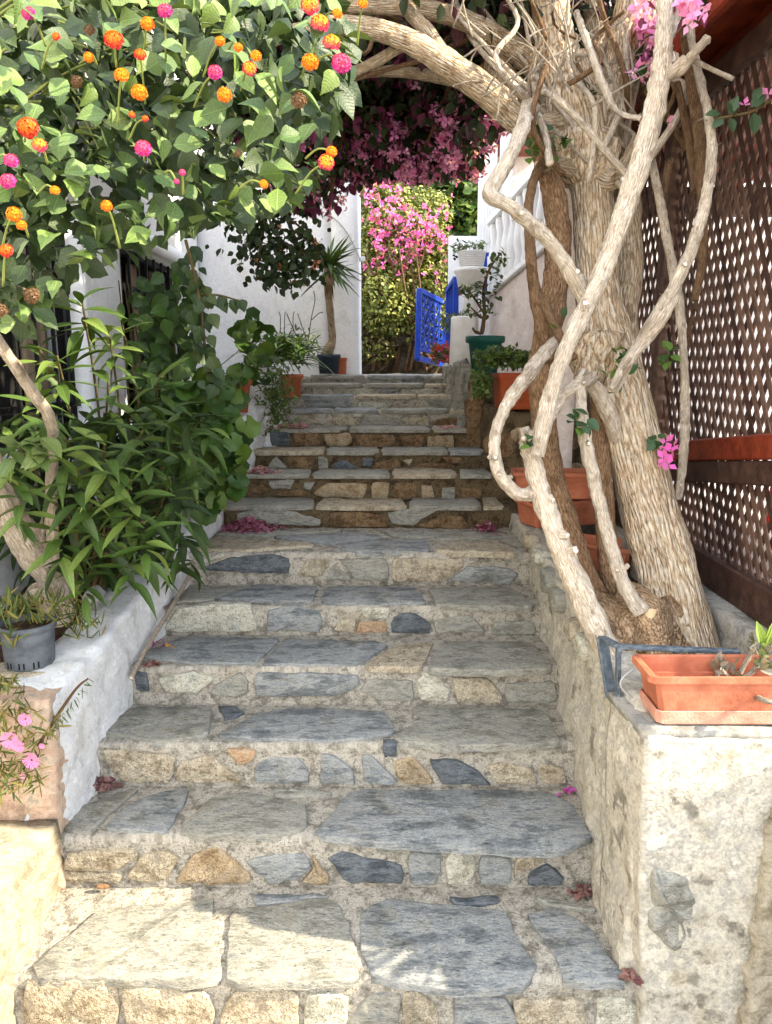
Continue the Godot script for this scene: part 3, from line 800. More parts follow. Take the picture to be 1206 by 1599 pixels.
func houses() -> void:
	# white house on the left: near wall with two barred windows, then the tall return wall
	var h := thing("white_house", "whitewashed house with barred windows on the left of the stairs", "house", Vector3(-1.5, 0.9, -4.2))
	var s := st()
	var xa := -1.72
	var xb := -1.5
	for q in [[-6.4, -5.9, 0.4, 5.2], [-4.52, -3.92, 0.4, 5.2], [-2.4, 0.0, 0.4, 5.2], [-5.9, -4.52, 0.4, 1.52], [-5.9, -4.52, 2.55, 5.2], [-3.92, -2.4, 0.4, 1.50], [-3.92, -2.4, 2.62, 5.2]]:
		block(s, corners(Vector3(xa, q[2], q[0]), Vector3(xb, q[3], q[1])), Vector3i(2, 10, 8), 0.004, 3.0)
	part("wall", s, M["white_wall"], h)
	s = st()
	block(s, corners(Vector3(-1.503, 0.5, -7.4), Vector3(-0.44, 5.4, -6.403)), Vector3i(12, 30, 2), 0.006, 2.0)
	part("return_wall", s, M["white_wall"], h)
	s = st()
	block(s, corners(Vector3(-0.436, 0.5, -7.3), Vector3(-0.228, 5.4, -6.37)), Vector3i(3, 30, 2), 0.005, 2.0)
	part("corner_pilaster", s, M["white_wall"], h)
	s = st()
	block(s, corners(Vector3(-5, 0.3, -7.38), Vector3(-1.74, 5.3, 0)), Vector3i(2, 2, 2))
	part("house_body", s, M["white_wall"], h)
	s = st()
	block(s, corners(Vector3(-1.56, 2.552, -5.95), Vector3(-1.44, 2.64, -4.48)), Vector3i(3, 2, 14), 0.003, 4.0)
	part("lintel", s, M["white_wall"], h)
	for wd in [[-5.9, -4.52, 1.52, 2.55], [-3.92, -2.4, 1.50, 2.62]]:
		s = st()
		bar(s, Transform3D(Basis(), Vector3(-1.70, (wd[2] + wd[3]) * 0.5, (wd[0] + wd[1]) * 0.5)), Vector3(0.02, wd[3] - wd[2], wd[1] - wd[0]))
		var win := part("window", s, M["dark_room"], h)
		for k in 3:
			s = st()
			block(s, corners(Vector3(-1.67, wd[2] + 0.08, lerpf(wd[0], wd[1], 0.06 + k * 0.34)), Vector3(-1.65, wd[3] - 0.05, lerpf(wd[0], wd[1], 0.22 + k * 0.34))), Vector3i(1, 10, 8), 0.012, 9.0)
			part("curtain", s, M["curtain"], win).position = Vector3.ZERO
		s = st()
		for f in [[wd[2] + 0.02, wd[0], wd[1]], [wd[3] - 0.02, wd[0], wd[1]]]: rod(s, Vector3(-1.60, f[0], f[1]), Vector3(-1.60, f[0], f[2]), 0.05, 0.04)
		for f in [wd[0] + 0.02, wd[1] - 0.02]: rod(s, Vector3(-1.60, wd[2], f), Vector3(-1.60, wd[3], f), 0.05, 0.04)
		part("frame", s, M["black_iron"], win).position = Vector3.ZERO
		var nb := 8
		for k in nb:
			s = st()
			var z := lerpf(wd[0], wd[1], (k + 0.5) / nb)
			rod(s, Vector3(-1.535, wd[2] + 0.01, z), Vector3(-1.535, wd[3] - 0.01, z), 0.016, 0.016)
			part("bar", s, M["black_iron"], win).position = Vector3.ZERO
		for k in 2:
			s = st()
			var y := lerpf(wd[2], wd[3], 0.15 + 0.62 * k)
			rod(s, Vector3(-1.552, y, wd[0]), Vector3(-1.552, y, wd[1]), 0.014, 0.03)
			part("cross_bar", s, M["black_iron"], win).position = Vector3.ZERO
	s = st()
	bar(s, Transform3D(Basis(), deep(566, 405, 6.42)), Vector3(0.05, 0.035, 0.05))
	part("wall_bracket", s, M["white_paint"], h)
	s = st()
	var cb := []
	for k in 8: cb.append(on_z(500 + k * 9, 330 + sin(k * 0.8) * 2.0 + k * k * 1.6, -6.36))
	wire(s, cb, 0.004)
	part("cable", s, M["hose"], h)
	# house on the right, behind the tree: stair wall, balustrade, column, pillar
	var g := thing("stair_house", "pale house on the right with a fluted column and an outside stair", "house", Vector3(1.2, 1.6, -6.0))
	s = st()
	block(s, corners(Vector3(1.36, 0.5, -7.4), Vector3(5.0, 5.2, -5.35)), Vector3i(14, 14, 4), 0.004, 2.0)
	part("wall", s, M["white_wall"], g)
	var A := Vector3(0.86, 0, -6.75)
	var B := Vector3(1.36, 0, -5.0)
	var out := Vector3(-(B - A).z, 0, (B - A).x).normalized() * -1.0
	s = st()
	block(s, [A + Vector3(0.2, 1.5, 0), A + Vector3(0, 1.5, 0), A + Vector3(0.2, 2.40, 0), A + Vector3(0, 2.40, 0), B + Vector3(0.2, 1.2, 0), B + Vector3(0, 1.2, 0), B + Vector3(0.2, 2.86, 0), B + Vector3(0, 2.86, 0)], Vector3i(2, 20, 24), 0.008, 4.0)
	part("stair_wall", s, M["pink_wall"], g)
	s = st()
	rod(s, A + Vector3(0.02, 2.43, 0), B + Vector3(0.02, 2.89, 0), 0.10, 0.05, 0.01)
	part("stair_string", s, M["white_paint"], g)
	s = st()
	rod(s, A + Vector3(0.02, 3.02, 0), B + Vector3(0.02, 3.48, 0), 0.10, 0.07, 0.015)
	part("handrail", s, M["white_paint"], g)
	for k in 15:
		var p := A.lerp(B, (k + 0.5) / 15.0) + Vector3(0.02, lerpf(2.45, 2.90, (k + 0.5) / 15.0), 0)
		s = st()
		turned(s, [[0.03, 0.0], [0.042, 0.03], [0.026, 0.09], [0.046, 0.2], [0.042, 0.28], [0.022, 0.40], [0.04, 0.50], [0.03, 0.56]], p, 10)
		part("baluster", s, M["white_paint"], g)
	var cp := deep(759, 395, 6.9)
	s = st()
	var prof := []
	cp.y = 1.76
	s.set_smooth_group(4294967295)
	for k in 40:
		var a0 := TAU * k / 40.0
		var a1 := TAU * (k + 1) / 40.0
		var r0 := 0.082 if k % 2 else 0.072
		var r1 := 0.072 if k % 2 else 0.082
		quad(s, cp + Vector3(cos(a1) * r1, 0, sin(a1) * r1), cp + Vector3(cos(a0) * r0, 0, sin(a0) * r0), cp + Vector3(cos(a0) * r0, 2.15, sin(a0) * r0), cp + Vector3(cos(a1) * r1, 2.15, sin(a1) * r1))
	var col := part("column", s, M["white_paint"], g)
	s = st()
	turned(s, [[0.08, 2.12], [0.10, 2.16], [0.085, 2.19], [0.11, 2.24], [0.13, 2.27], [0.13, 2.34], [0.0, 2.34]], cp, 24)
	part("capital", s, M["white_paint"], col).position = Vector3.ZERO
	s = st()
	block(s, corners(cp + Vector3(-0.12, 2.34, -0.2), cp + Vector3(1.4, 2.62, 0.14)), Vector3i(2, 2, 2), 0.0)
	part("beam", s, M["white_paint"], g)
	s = st()
	block(s, corners(cp + Vector3(0.12, -0.2, -0.12), cp + Vector3(0.22, 2.33, 0.0)), Vector3i(2, 2, 2), 0.0)
	part("door_post", s, M["white_paint"], g)
	# pillar close behind the trunk, with a hose and a drain pipe
	s = st()
	block(s, [Vector3(0.90, 1.05, -4.43), Vector3(1.04, 1.05, -4.43), Vector3(0.93, 3.3, -4.43), Vector3(1.06, 3.3, -4.43), Vector3(0.90, 1.05, -4.29), Vector3(1.04, 1.05, -4.29), Vector3(0.93, 3.3, -4.29), Vector3(1.06, 3.3, -4.29)], Vector3i(4, 30, 4), 0.006, 6.0)
	tag(part("pillar", s, M["pink_wall"]), "rough whitewashed pillar standing behind the old trunk", "pillar")
	s = st()
	stem(s, [Vector3(0.862, 1.07, -4.27), Vector3(0.866, 2.0, -4.27), Vector3(0.876, 3.25, -4.27)], [0.016, 0.016, 0.016], 10, 2, 0.0)
	tag(part("drain_pipe", s, M["hose"]), "thin white drain pipe up the front of the rough pillar", "pipe")
	s = st()
	var hp := []
	for k in 9: hp.append(deep(888 - sin(k / 8.0 * PI) * 14, 262 + k * 14, 4.2))
	wire(s, hp, 0.009)
	tag(part("garden_hose", s, M["black_iron"]), "loop of black hose hanging by the pillar beside the trunk", "hose")
	# ground behind the lattice: terrace, roof
	s = st()
	block(s, corners(Vector3(1.325, 0.2, -5.35), Vector3(9, 0.95, 0.5)), Vector3i(2, 1, 2))
	tag(part("terrace_floor", s, M["white_wall"]), "pale tiled terrace floor behind the lattice fence", "floor", "", "structure")

func pergola() -> void:
	# lattice fence, set along the terrace
	var x := 1.225
	var f := thing("lattice_fence", "brown wooden lattice fence with a red-brown rail, right of the old trunk", "fence", Vector3(x, 1.035, -3.0))
	var s := st()
	for z in [-2.03, -3.47, -4.55]:
		s = st()
		bar(s, Transform3D(Basis(), Vector3(x, 2.0, z)), Vector3(0.07, 1.93, 0.085), 0.004)
		part("post", s, M["slat_wood" if z < -3 else "brown_wood"], f)
	for q in [[-3.42, -2.08, 1.037, 1.16, "brown_wood", 0.06], [-4.5, -3.52, 1.037, 1.16, "brown_wood", 0.06], [-3.42, -2.08, 2.84, 2.93, "brown_wood", 0.07], [-4.5, -3.52, 2.84, 2.93, "brown_wood", 0.07]]:
		s = st()
		bar(s, Transform3D(Basis(), Vector3(x, (q[2] + q[3]) * 0.5, (q[0] + q[1]) * 0.5)), Vector3(q[5], q[3] - q[2], q[1] - q[0]), 0.006)
		part("rail", s, M[q[4]], f)
	s = st()
	rod(s, Vector3(x, 1.389, -3.42), Vector3(x, 1.559, -2.08), 0.07, 0.08, 0.005)
	part("rail", s, M["brown_wood"], f)
	s = st()
	rod(s, Vector3(x - 0.006, 1.473, -3.42), Vector3(x - 0.006, 1.643, -2.08), 0.07, 0.082, 0.006)
	part("rail", s, M["red_wood"], f)
	# slats: two layers, crossing, clipped to each panel
	var box := BoxMesh.new()
	box.size = Vector3.ONE
	var count := 0
	for q in [[-3.42, -2.08, 1.50, 2.84, 0.058], [-3.42, -2.08, 1.16, 1.50, 0.055], [-4.5, -3.52, 1.16, 2.84, 0.066]]:
		for way in [-1, 1]:
			var k: float = 1.75 * way
			var span: float = (q[3] - q[2]) / 1.75
			var z: float = q[0] - span
			while z < q[1] + span:
				# line y = q2 + (zz - z) * k for way > 0
				var pts := []
				var z0: float = z if way > 0 else z + span
				var a := Vector2(z0, q[2])
				var b := Vector2(z0 + way * span, q[3])
				if a.x > b.x:
					var h: Vector2 = a
					a = b
					b = h
				if b.x > q[0] and a.x < q[1]:
					var sl := (b.y - a.y) / (b.x - a.x)
					if a.x < q[0]:
						a.y += (q[0] - a.x) * sl
						a.x = q[0]
					if b.x > q[1]:
						b.y += (q[1] - b.x) * sl
						b.x = q[1]
					var d := b - a
					if d.length() > 0.03:
						var o := hang("slat", box, M["slat_wood" if rng.randf() < 0.6 else "brown_wood"], f)
						var fw := Vector3(0, d.y + rr(-0.004, 0.004), d.x).normalized()
						var side := Vector3(1, 0, 0)
						o.transform = Transform3D(Basis(side * 0.005, fw.cross(side) * 0.022, fw * d.length()), Vector3(way * 0.0028 + rr(-0.0008, 0.0008), (a.y + b.y) * 0.5 - 1.035 + rr(-0.003, 0.003), (a.x + b.x) * 0.5 + 3.0 + rr(-0.003, 0.003)))
						count += 1
				z += q[4]
	print("slats ", count)
	# roof over the terrace, its eave towards the stairs
	var r := thing("terrace_roof", "dark red wooden roof with a moulded eave above the lattice fence", "roof", Vector3(1.2, 2.95, -3.0))
	s = st()
	bar(s, Transform3D(Basis(), Vector3(2.7, 3.02, -3.34)), Vector3(3.2, 0.03, 3.72), 0.004)
	part("roof_deck", s, M["red_wood"], r)
	s = st()
	bar(s, Transform3D(Basis(), Vector3(1.045, 3.03, -3.17)), Vector3(0.035, 0.19, 3.38), 0.008)
	part("fascia", s, M["red_wood"], r)
	s = st()
	bar(s, Transform3D(Basis(), Vector3(1.075, 2.975, -3.17)), Vector3(0.02, 0.05, 3.38), 0.008)
	bar(s, Transform3D(Basis(), Vector3(1.12, 2.985, -3.17)), Vector3(0.06, 0.03, 3.38), 0.008)
	part("moulding", s, M["red_wood"], r)
	for k in 8:
		s = st()
		bar(s, Transform3D(Basis(), Vector3(1.27 + k * 0.42, 2.96, -3.34)), Vector3(0.06, 0.085, 3.66), 0.005)
		part("rafter", s, M["red_wood"], r)
	s = st()
	bar(s, Transform3D(Basis(), Vector3(2.8, 2.84, -5.0)), Vector3(3.0, 0.16, 0.1), 0.008)
	part("header_beam", s, M["brown_wood"], r)
	for p in [Vector3(4.2, 1.93, -1.6), Vector3(4.2, 1.93, -4.9)]:
		s = st()
		bar(s, Transform3D(Basis(), p), Vector3(0.12, 1.96, 0.12), 0.008)
		part("roof_post", s, M["brown_wood"], r)
	# red chair on the terrace, seen through the lattice
	var c := thing("red_chair", "red plastic chair glimpsed through the lower lattice at the right edge", "chair", Vector3(2.35, 0.95, -4.05))
	s = st()
	bar(s, Transform3D(Basis(), Vector3(2.35, 1.37, -4.05)), Vector3(0.44, 0.03, 0.42), 0.01)
	part("seat", s, M["red_plastic"], c)
	s = st()
	bar(s, Transform3D(Basis(Vector3.RIGHT, 0.15), Vector3(2.35, 1.62, -4.28)), Vector3(0.42, 0.42, 0.025), 0.01)
	part("backrest", s, M["red_plastic"], c)
	for k in [[-1, -1], [1, -1], [-1, 1], [1, 1]]:
		s = st()
		rod(s, Vector3(2.35 + k[0] * 0.2, 0.952, -4.05 + k[1] * 0.19), Vector3(2.35 + k[0] * 0.18, 1.36, -4.05 + k[1] * 0.17), 0.035, 0.035, 0.006)
		part("leg", s, M["red_plastic"], c)

# ---------- the old bougainvillea ----------
func old_tree() -> void:
	var base := deep(1060, 1000, 2.62)
	base.y = 0.9
	var t := thing("bougainvillea_tree", "old bougainvillea with a thick cracked trunk leaning over the kerb, stems twisting round it", "tree", base)
	var s := st()
	limb(s, [[1078, 1075, 2.62, 62], [1062, 1000, 2.63, 52], [1042, 900, 2.68, 45], [1015, 800, 2.72, 43], [990, 700, 2.76, 42], [966, 610, 2.80, 43], [948, 540, 2.84, 42], [936, 470, 2.88, 34], [930, 390, 2.92, 31], [925, 310, 2.95, 31], [922, 250, 2.97, 40], [912, 190, 2.98, 46], [905, 140, 3.0, 40], [900, 100, 3.02, 30]], 56, 16, 0.05, 0.055, 3, 0.34)
	part("trunk", s, M["bark"], t)
	# limbs of the crown
	var dark := [
		[[905, 190, 3.0, 30], [860, 205, 2.98, 28], [815, 190, 2.94, 24], [760, 143, 2.88, 22], [700, 100, 2.82, 20], [640, 66, 2.78, 17], [575, 44, 2.74, 15], [500, 42, 2.7, 13], [400, 70, 2.7, 9]],
		[[885, 140, 3.05, 26], [850, 115, 3.05, 22], [795, 72, 3.0, 17], [740, 38, 2.95, 15], [670, 16, 2.9, 13], [600, 10, 2.86, 12], [540, 8, 2.8, 11], [470, -14, 2.8, 9]],
		[[880, 190, 3.0, 34], [878, 130, 3.0, 32], [868, 60, 2.96, 29], [856, -10, 2.9, 27], [846, -80, 2.86, 24], [800, -170, 2.8, 16]],
		[[935, 215, 3.0, 34], [960, 150, 3.0, 30], [978, 80, 2.97, 30], [990, 10, 2.92, 28], [1000, -60, 2.9, 24], [1030, -150, 2.9, 15]],
		[[925, 235, 2.93, 24], [952, 160, 2.92, 20], [966, 100, 2.9, 18], [968, 50, 2.9, 17], [962, 40, 2.9, 15]],
		[[905, 130, 3.1, 20], [930, 70, 3.12, 17], [925, 10, 3.1, 15], [905, -60, 3.1, 12]],
		[[790, 72, 3.02, 14], [770, 110, 3.1, 13], [820, 150, 3.06, 17], [870, 185, 3.0, 20]],
		[[700, 98, 2.84, 12], [668, 50, 2.86, 11], [630, 6, 2.88, 10], [590, -60, 2.9, 8]],
		[[640, 66, 2.8, 8], [560, 110, 2.9, 8], [480, 135, 3.0, 7], [420, 190, 3.2, 5]],
		[[760, 143, 2.9, 9], [690, 122, 3.2, 9], [600, 112, 3.5, 8], [520, 130, 3.8, 7], [470, 200, 4.0, 5]],
		[[840, 60, 3.1, 12], [790, 40, 3.4, 11], [700, 60, 3.8, 10], [600, 50, 4.2, 9]],
		[[860, 100, 3.1, 11], [800, 96, 3.5, 10], [740, 80, 4.0, 9], [660, 120, 4.4, 7]],
		[[985, 560, 2.98, 17], [976, 500, 2.98, 20], [984, 420, 3.0, 20], [982, 330, 3.02, 19], [972, 250, 3.02, 17], [955, 180, 3.02, 15]],
		[[895, 265, 2.9, 14], [868, 258, 2.88, 11], [838, 262, 2.86, 9]],
		[[930, 268, 2.9, 14], [952, 282, 2.88, 16], [975, 262, 2.86, 13], [1000, 215, 2.8, 11]],
	]
	for q in dark:
		s = st()
		limb(s, q, 14, 7, 0.09, 0.05, 2, 0.26)
		part("limb", s, M["bark"], t)
	# swollen collar and burls where the crown was pollarded
	for q in [[915, 246, 2.93, 46], [900, 228, 2.9, 28], [945, 240, 2.92, 26], [938, 555, 2.78, 40], [925, 580, 2.76, 26], [960, 590, 2.76, 22], [1002, 962, 2.54, 24], [972, 985, 2.54, 26], [945, 965, 2.56, 18], [995, 1008, 2.55, 34]]:
		s = st()
		var p := deep(q[0], q[1], q[2])
		var r: float = q[3] * q[2] / FOCAL
		stem(s, [p - Vector3(0, r * 0.95, 0), p - Vector3(0, r * 0.8, 0), p, p + Vector3(0, r * 0.8, 0), p + Vector3(0, r * 0.95, 0)], [r * 0.15, r * 0.7, r, r * 0.7, r * 0.15], 22, 5, 0.3, 0.22, 2, 0.2)
		part("burl", s, M["root_bark" if q[1] > 800 else "bark"], t)
	# root mass
	s = st()
	for q in [[[1020, 1040, 2.55, 60], [1000, 985, 2.56, 52], [985, 950, 2.58, 40], [960, 930, 2.6, 22]], [[1000, 1030, 2.58, 30], [975, 990, 2.56, 30], [945, 955, 2.56, 24], [915, 930, 2.6, 18]], [[1005, 1025, 2.5, 18], [1002, 985, 2.5, 18], [1016, 962, 2.5, 17], [1036, 955, 2.52, 12]], [[1090, 1040, 2.6, 18], [1062, 985, 2.58, 22], [1040, 930, 2.6, 16]], [[1020, 1035, 2.5, 14], [1036, 990, 2.5, 15], [1030, 940, 2.56, 12]]]:
		limb(s, q, 26, 9, 0.2, 0.12, 3, 0.2)
	part("root_crown", s, M["root_bark"], t)
	s = st()
	var cut := deep(1014, 950, 2.47)
	turned(s, [[0.0, 0.0], [0.024, 0.0], [0.026, -0.03]], cut, 16)
	part("cut_face", s, M["cut_wood"], t)
	# pale stems that wind up in front of the trunk
	var pale := [
		[[838, 712, 2.38, 13], [850, 660, 2.37, 14], [868, 590, 2.36, 14], [900, 510, 2.36, 15], [940, 430, 2.37, 16], [972, 340, 2.38, 17], [1000, 255, 2.4, 18], [1020, 180, 2.42, 18], [1033, 110, 2.44, 17], [1038, 50, 2.46, 15], [1040, -20, 2.5, 14], [1040, -90, 2.5, 12]],
		[[978, 1085, 2.46, 24], [950, 1020, 2.46, 22], [914, 940, 2.45, 21], [882, 870, 2.44, 20], [856, 805, 2.43, 19], [838, 745, 2.44, 17], [826, 698, 2.45, 14], [818, 668, 2.45, 9]],
		[[872, 530, 2.7, 9], [852, 550, 2.55, 12], [826, 585, 2.45, 12], [796, 625, 2.42, 11], [776, 670, 2.41, 10], [773, 715, 2.41, 10], [786, 750, 2.42, 11], [812, 772, 2.43, 12], [842, 768, 2.45, 16]],
		[[826, 702, 2.44, 15], [838, 688, 2.43, 14], [862, 640, 2.46, 12], [890, 610, 2.5, 11], [925, 590, 2.58, 12]],
		[[922, 480, 2.5, 15], [900, 440, 2.46, 14], [868, 390, 2.43, 13], [830, 350, 2.4, 12], [795, 322, 2.38, 12], [766, 305, 2.38, 12], [776, 280, 2.4, 13], [800, 238, 2.45, 13], [818, 195, 2.62, 13], [826, 160, 2.85, 12], [836, 120, 3.1, 11], [842, 80, 3.25, 10]],
		[[1000, 955, 2.47, 17], [978, 920, 2.46, 12], [958, 865, 2.46, 11], [936, 785, 2.47, 11], [918, 705, 2.48, 11], [908, 640, 2.5, 10], [905, 590, 2.52, 9]],
		[[958, 612, 2.5, 8], [985, 560, 2.48, 10], [1018, 505, 2.44, 11], [1055, 445, 2.42, 11], [1085, 375, 2.42, 10], [1105, 300, 2.42, 9], [1112, 235, 2.43, 8], [1105, 175, 2.45, 8], [1092, 120, 2.5, 7], [1080, 60, 2.5, 7], [1075, -20, 2.5, 6]],
		[[955, 608, 2.46, 5], [975, 572, 2.46, 9], [1002, 536, 2.46, 12], [1030, 500, 2.44, 13], [1052, 462, 2.43, 12]],
		[[1058, 780, 2.72, 7], [1066, 730, 2.7, 8], [1070, 650, 2.68, 8], [1068, 560, 2.66, 7], [1060, 470, 2.66, 8], [1045, 390, 2.68, 8], [1030, 310, 2.7, 7], [1015, 240, 2.74, 6], [1000, 180, 2.8, 5]],
		[[1048, 90, 2.46, 11], [1060, 112, 2.42, 9], [1078, 90, 2.4, 8], [1098, 68, 2.38, 7], [1104, 62, 2.38, 9]],
		[[1030, 130, 2.44, 12], [1050, 112, 2.42, 11], [1072, 94, 2.4, 10]],
		[[1040, 60, 2.46, 10], [1056, 40, 2.48, 10], [1066, 10, 2.5, 9], [1080, -60, 2.55, 8]],
		[[1084, 95, 2.42, 5], [1110, 108, 2.4, 4], [1145, 124, 2.38, 4]],
		[[900, 20, 2.6, 6], [915, 60, 2.55, 6], [945, 140, 2.5, 6], [965, 175, 2.46, 5], [1000, 186, 2.42, 5]],
		[[905, 585, 2.6, 12], [925, 600, 2.62, 13], [950, 640, 2.66, 13], [965, 690, 2.72, 10]],
	]
	for q in pale:
		s = st()
		for e in q: e[3] *= rr(0.82, 0.96)
		limb(s, q, 16, 12, 0.17, 0.05, 2, 0.22)
		part("stem", s, M["pale_bark"], t)
	var brown := [
		[[930, 935, 2.62, 20], [905, 880, 2.66, 20], [880, 805, 2.7, 19], [862, 735, 2.74, 18], [850, 655, 2.78, 19], [848, 590, 2.8, 22], [855, 520, 2.84, 22], [868, 440, 2.86, 20], [872, 360, 2.88, 19], [862, 290, 2.9, 18], [846, 235, 2.92, 17], [832, 205, 2.92, 15]],
		[[862, 560, 2.76, 13], [845, 500, 2.72, 11], [833, 440, 2.72, 9], [828, 380, 2.72, 8], [826, 320, 2.74, 7], [836, 275, 2.78, 7], [850, 255, 2.82, 8]],
		[[850, 470, 2.7, 8], [862, 500, 2.66, 7], [885, 545, 2.6, 7], [898, 560, 2.58, 6]],
		[[960, 930, 2.64, 17], [948, 850, 2.68, 16], [942, 770, 2.72, 15], [938, 690, 2.76, 14], [935, 620, 2.8, 12]],
		[[1085, 470, 2.56, 6], [1097, 400, 2.55, 6], [1097, 300, 2.56, 8], [1092, 220, 2.58, 9], [1082, 140, 2.6, 9], [1070, 60, 2.6, 7], [1060, -30, 2.6, 6]],
		[[1058, 130, 2.7, 5], [1076, 220, 2.66, 6], [1086, 300, 2.62, 6]],
		[[1046, 250, 2.74, 6], [1034, 330, 2.72, 6], [1048, 420, 2.7, 5], [1060, 500, 2.7, 4]],
		[[1066, 560, 2.74, 3], [1080, 500, 2.74, 3], [1096, 420, 2.72, 3], [1100, 350, 2.7, 3]],
		[[1010, 140, 2.8, 6], [1040, 180, 2.78, 6], [1072, 232, 2.72, 6]],
	]
	for q in brown:
		s = st()
		limb(s, q, 14, 8, 0.10, 0.06, 2, 0.24)
		part("stem", s, M["dark_bark"], t)
	# thin rods that crowd the crown
	for k in 26:
		s = st()
		var a0 := deep(rr(830, 1010), rr(120, 300), rr(2.65, 3.05))
		var b0 := deep(rr(700, 1060), rr(-90, 20), rr(2.5, 3.2))
		var bend := Vector3(rr(-0.12, 0.12), rr(-0.05, 0.08), rr(-0.12, 0.12))
		var r0 := rr(0.005, 0.014)
		stem(s, [a0, a0.lerp(b0, 0.3) + bend, a0.lerp(b0, 0.65) - bend * 0.6, b0], [r0, r0 * 0.9, r0 * 0.75, r0 * 0.5], 8, 7, 0.14, 0.03, 1, 0.2)
		part("rod", s, M["pale_bark" if k % 3 else "dark_bark"], t)
	# knots and pruned stubs along the stems
	for k in 34:
		var q: Array = pale[[0, 1, 2, 4, 5, 6][k % 6]]
		var i := 1 + rng.randi() % (q.size() - 2)
		var f := rng.randf()
		var rad: float = lerpf(q[i][3], q[i + 1][3], f) * 2.45 / FOCAL if i + 1 < q.size() else 0.02
		var i2 := mini(i + 1, q.size() - 1)
		var p := deep(lerpf(q[i][0], q[i2][0], f), lerpf(q[i][1], q[i2][1], f), lerpf(q[i][2], q[i2][2], f))
		var dd := (rvec() + Vector3(0, 0.2, 0.5)).normalized()
		s = st()
		stem(s, [p, p + dd * rad * 0.9, p + dd * rad * rr(1.15, 1.9)], [rad * 0.75, rad * 0.5, rad * rr(0.22, 0.36)], 9, 3, 0.25, 0.1, 1, 0.15)
		part("knot", s, M["pale_bark"], t)
	# twigs, thorns, pruned stubs
	s = st()
	for k in 60:
		var q: Array = pale[[6, 8, 0, 4][k % 4]]
		var i := rng.randi() % (q.size() - 1)
		var f := rng.randf()
		var p := deep(lerpf(q[i][0], q[i + 1][0], f), lerpf(q[i][1], q[i + 1][1], f), lerpf(q[i][2], q[i + 1][2], f))
		var d := rvec().normalized()
		stem(s, [p, p + d * 0.02, p + d * rr(0.028, 0.045)], [0.0035, 0.0025, 0.0006], 5, 1, 0.0)
	part("thorn", s, M["pale_bark"], t).set_meta("kind", "stuff")
	s = st()
	for k in 60:
		var a := deep(rr(700, 1000), rr(-20, 190), rr(2.5, 2.9))
		var d := Vector3(rr(-1, 1), rr(-0.2, 1.2), rr(-0.4, 0.6)).normalized() * rr(0.08, 0.32)
		stem(s, [a, a + d * 0.5 + rvec() * 0.02, a + d], [0.004, 0.003, 0.0012], 5, 3, 0.1)
	part("twig", s, M["pale_bark"], t).set_meta("kind", "stuff")
	# small tufts of new leaf on the trunk
	var where := []
	for q in [[920, 145, 2.85, 9], [845, 215, 2.8, 14], [875, 230, 2.8, 8], [830, 240, 2.75, 8], [905, 655, 2.44, 9], [818, 690, 2.4, 6], [970, 555, 2.6, 8], [972, 575, 2.6, 5], [1050, 555, 2.6, 8], [870, 510, 2.65, 2], [1012, 128, 2.6, 6], [960, 600, 2.6, 5]]:
		for k in q[3]:
			var p := deep(q[0] + rr(-14, 14), q[1] + rr(-14, 14), q[2] + rr(-0.03, 0.03))
			where.append(aim(p, rvec() + Vector3(0, 0.2, 0.4), Vector3(rr(-0.5, 0.5), 1, rr(0, 1)), rr(0.035, 0.055)))
	leaves(t, [blade([0.0, 0.26, 0.36, 0.32, 0.2, 0.0], 0.2, 0.2)], [tinted(Color(0.05, 0.12, 0.02)), tinted(Color(0.12, 0.22, 0.03)), tinted(Color(0.04, 0.09, 0.03))], where)

func bract_mesh() -> ArrayMesh:
	var s := st()
	s.set_smooth_group(0)
	for k in 3:
		var a := TAU * k / 3.0
		var b := Basis(Vector3.UP, a)
		var P := [b * Vector3(0, 0, 0.02), b * Vector3(-0.34, 0.30, 0.42), b * Vector3(0, 0.50, 0.95), b * Vector3(0.34, 0.30, 0.42), b * Vector3(0, 0.22, 0.42)]
		tri(s, P[0], P[4], P[1])
		tri(s, P[4], P[2], P[1])
		tri(s, P[0], P[3], P[4])
		tri(s, P[3], P[2], P[4])
	s.generate_normals()
	return s.commit()

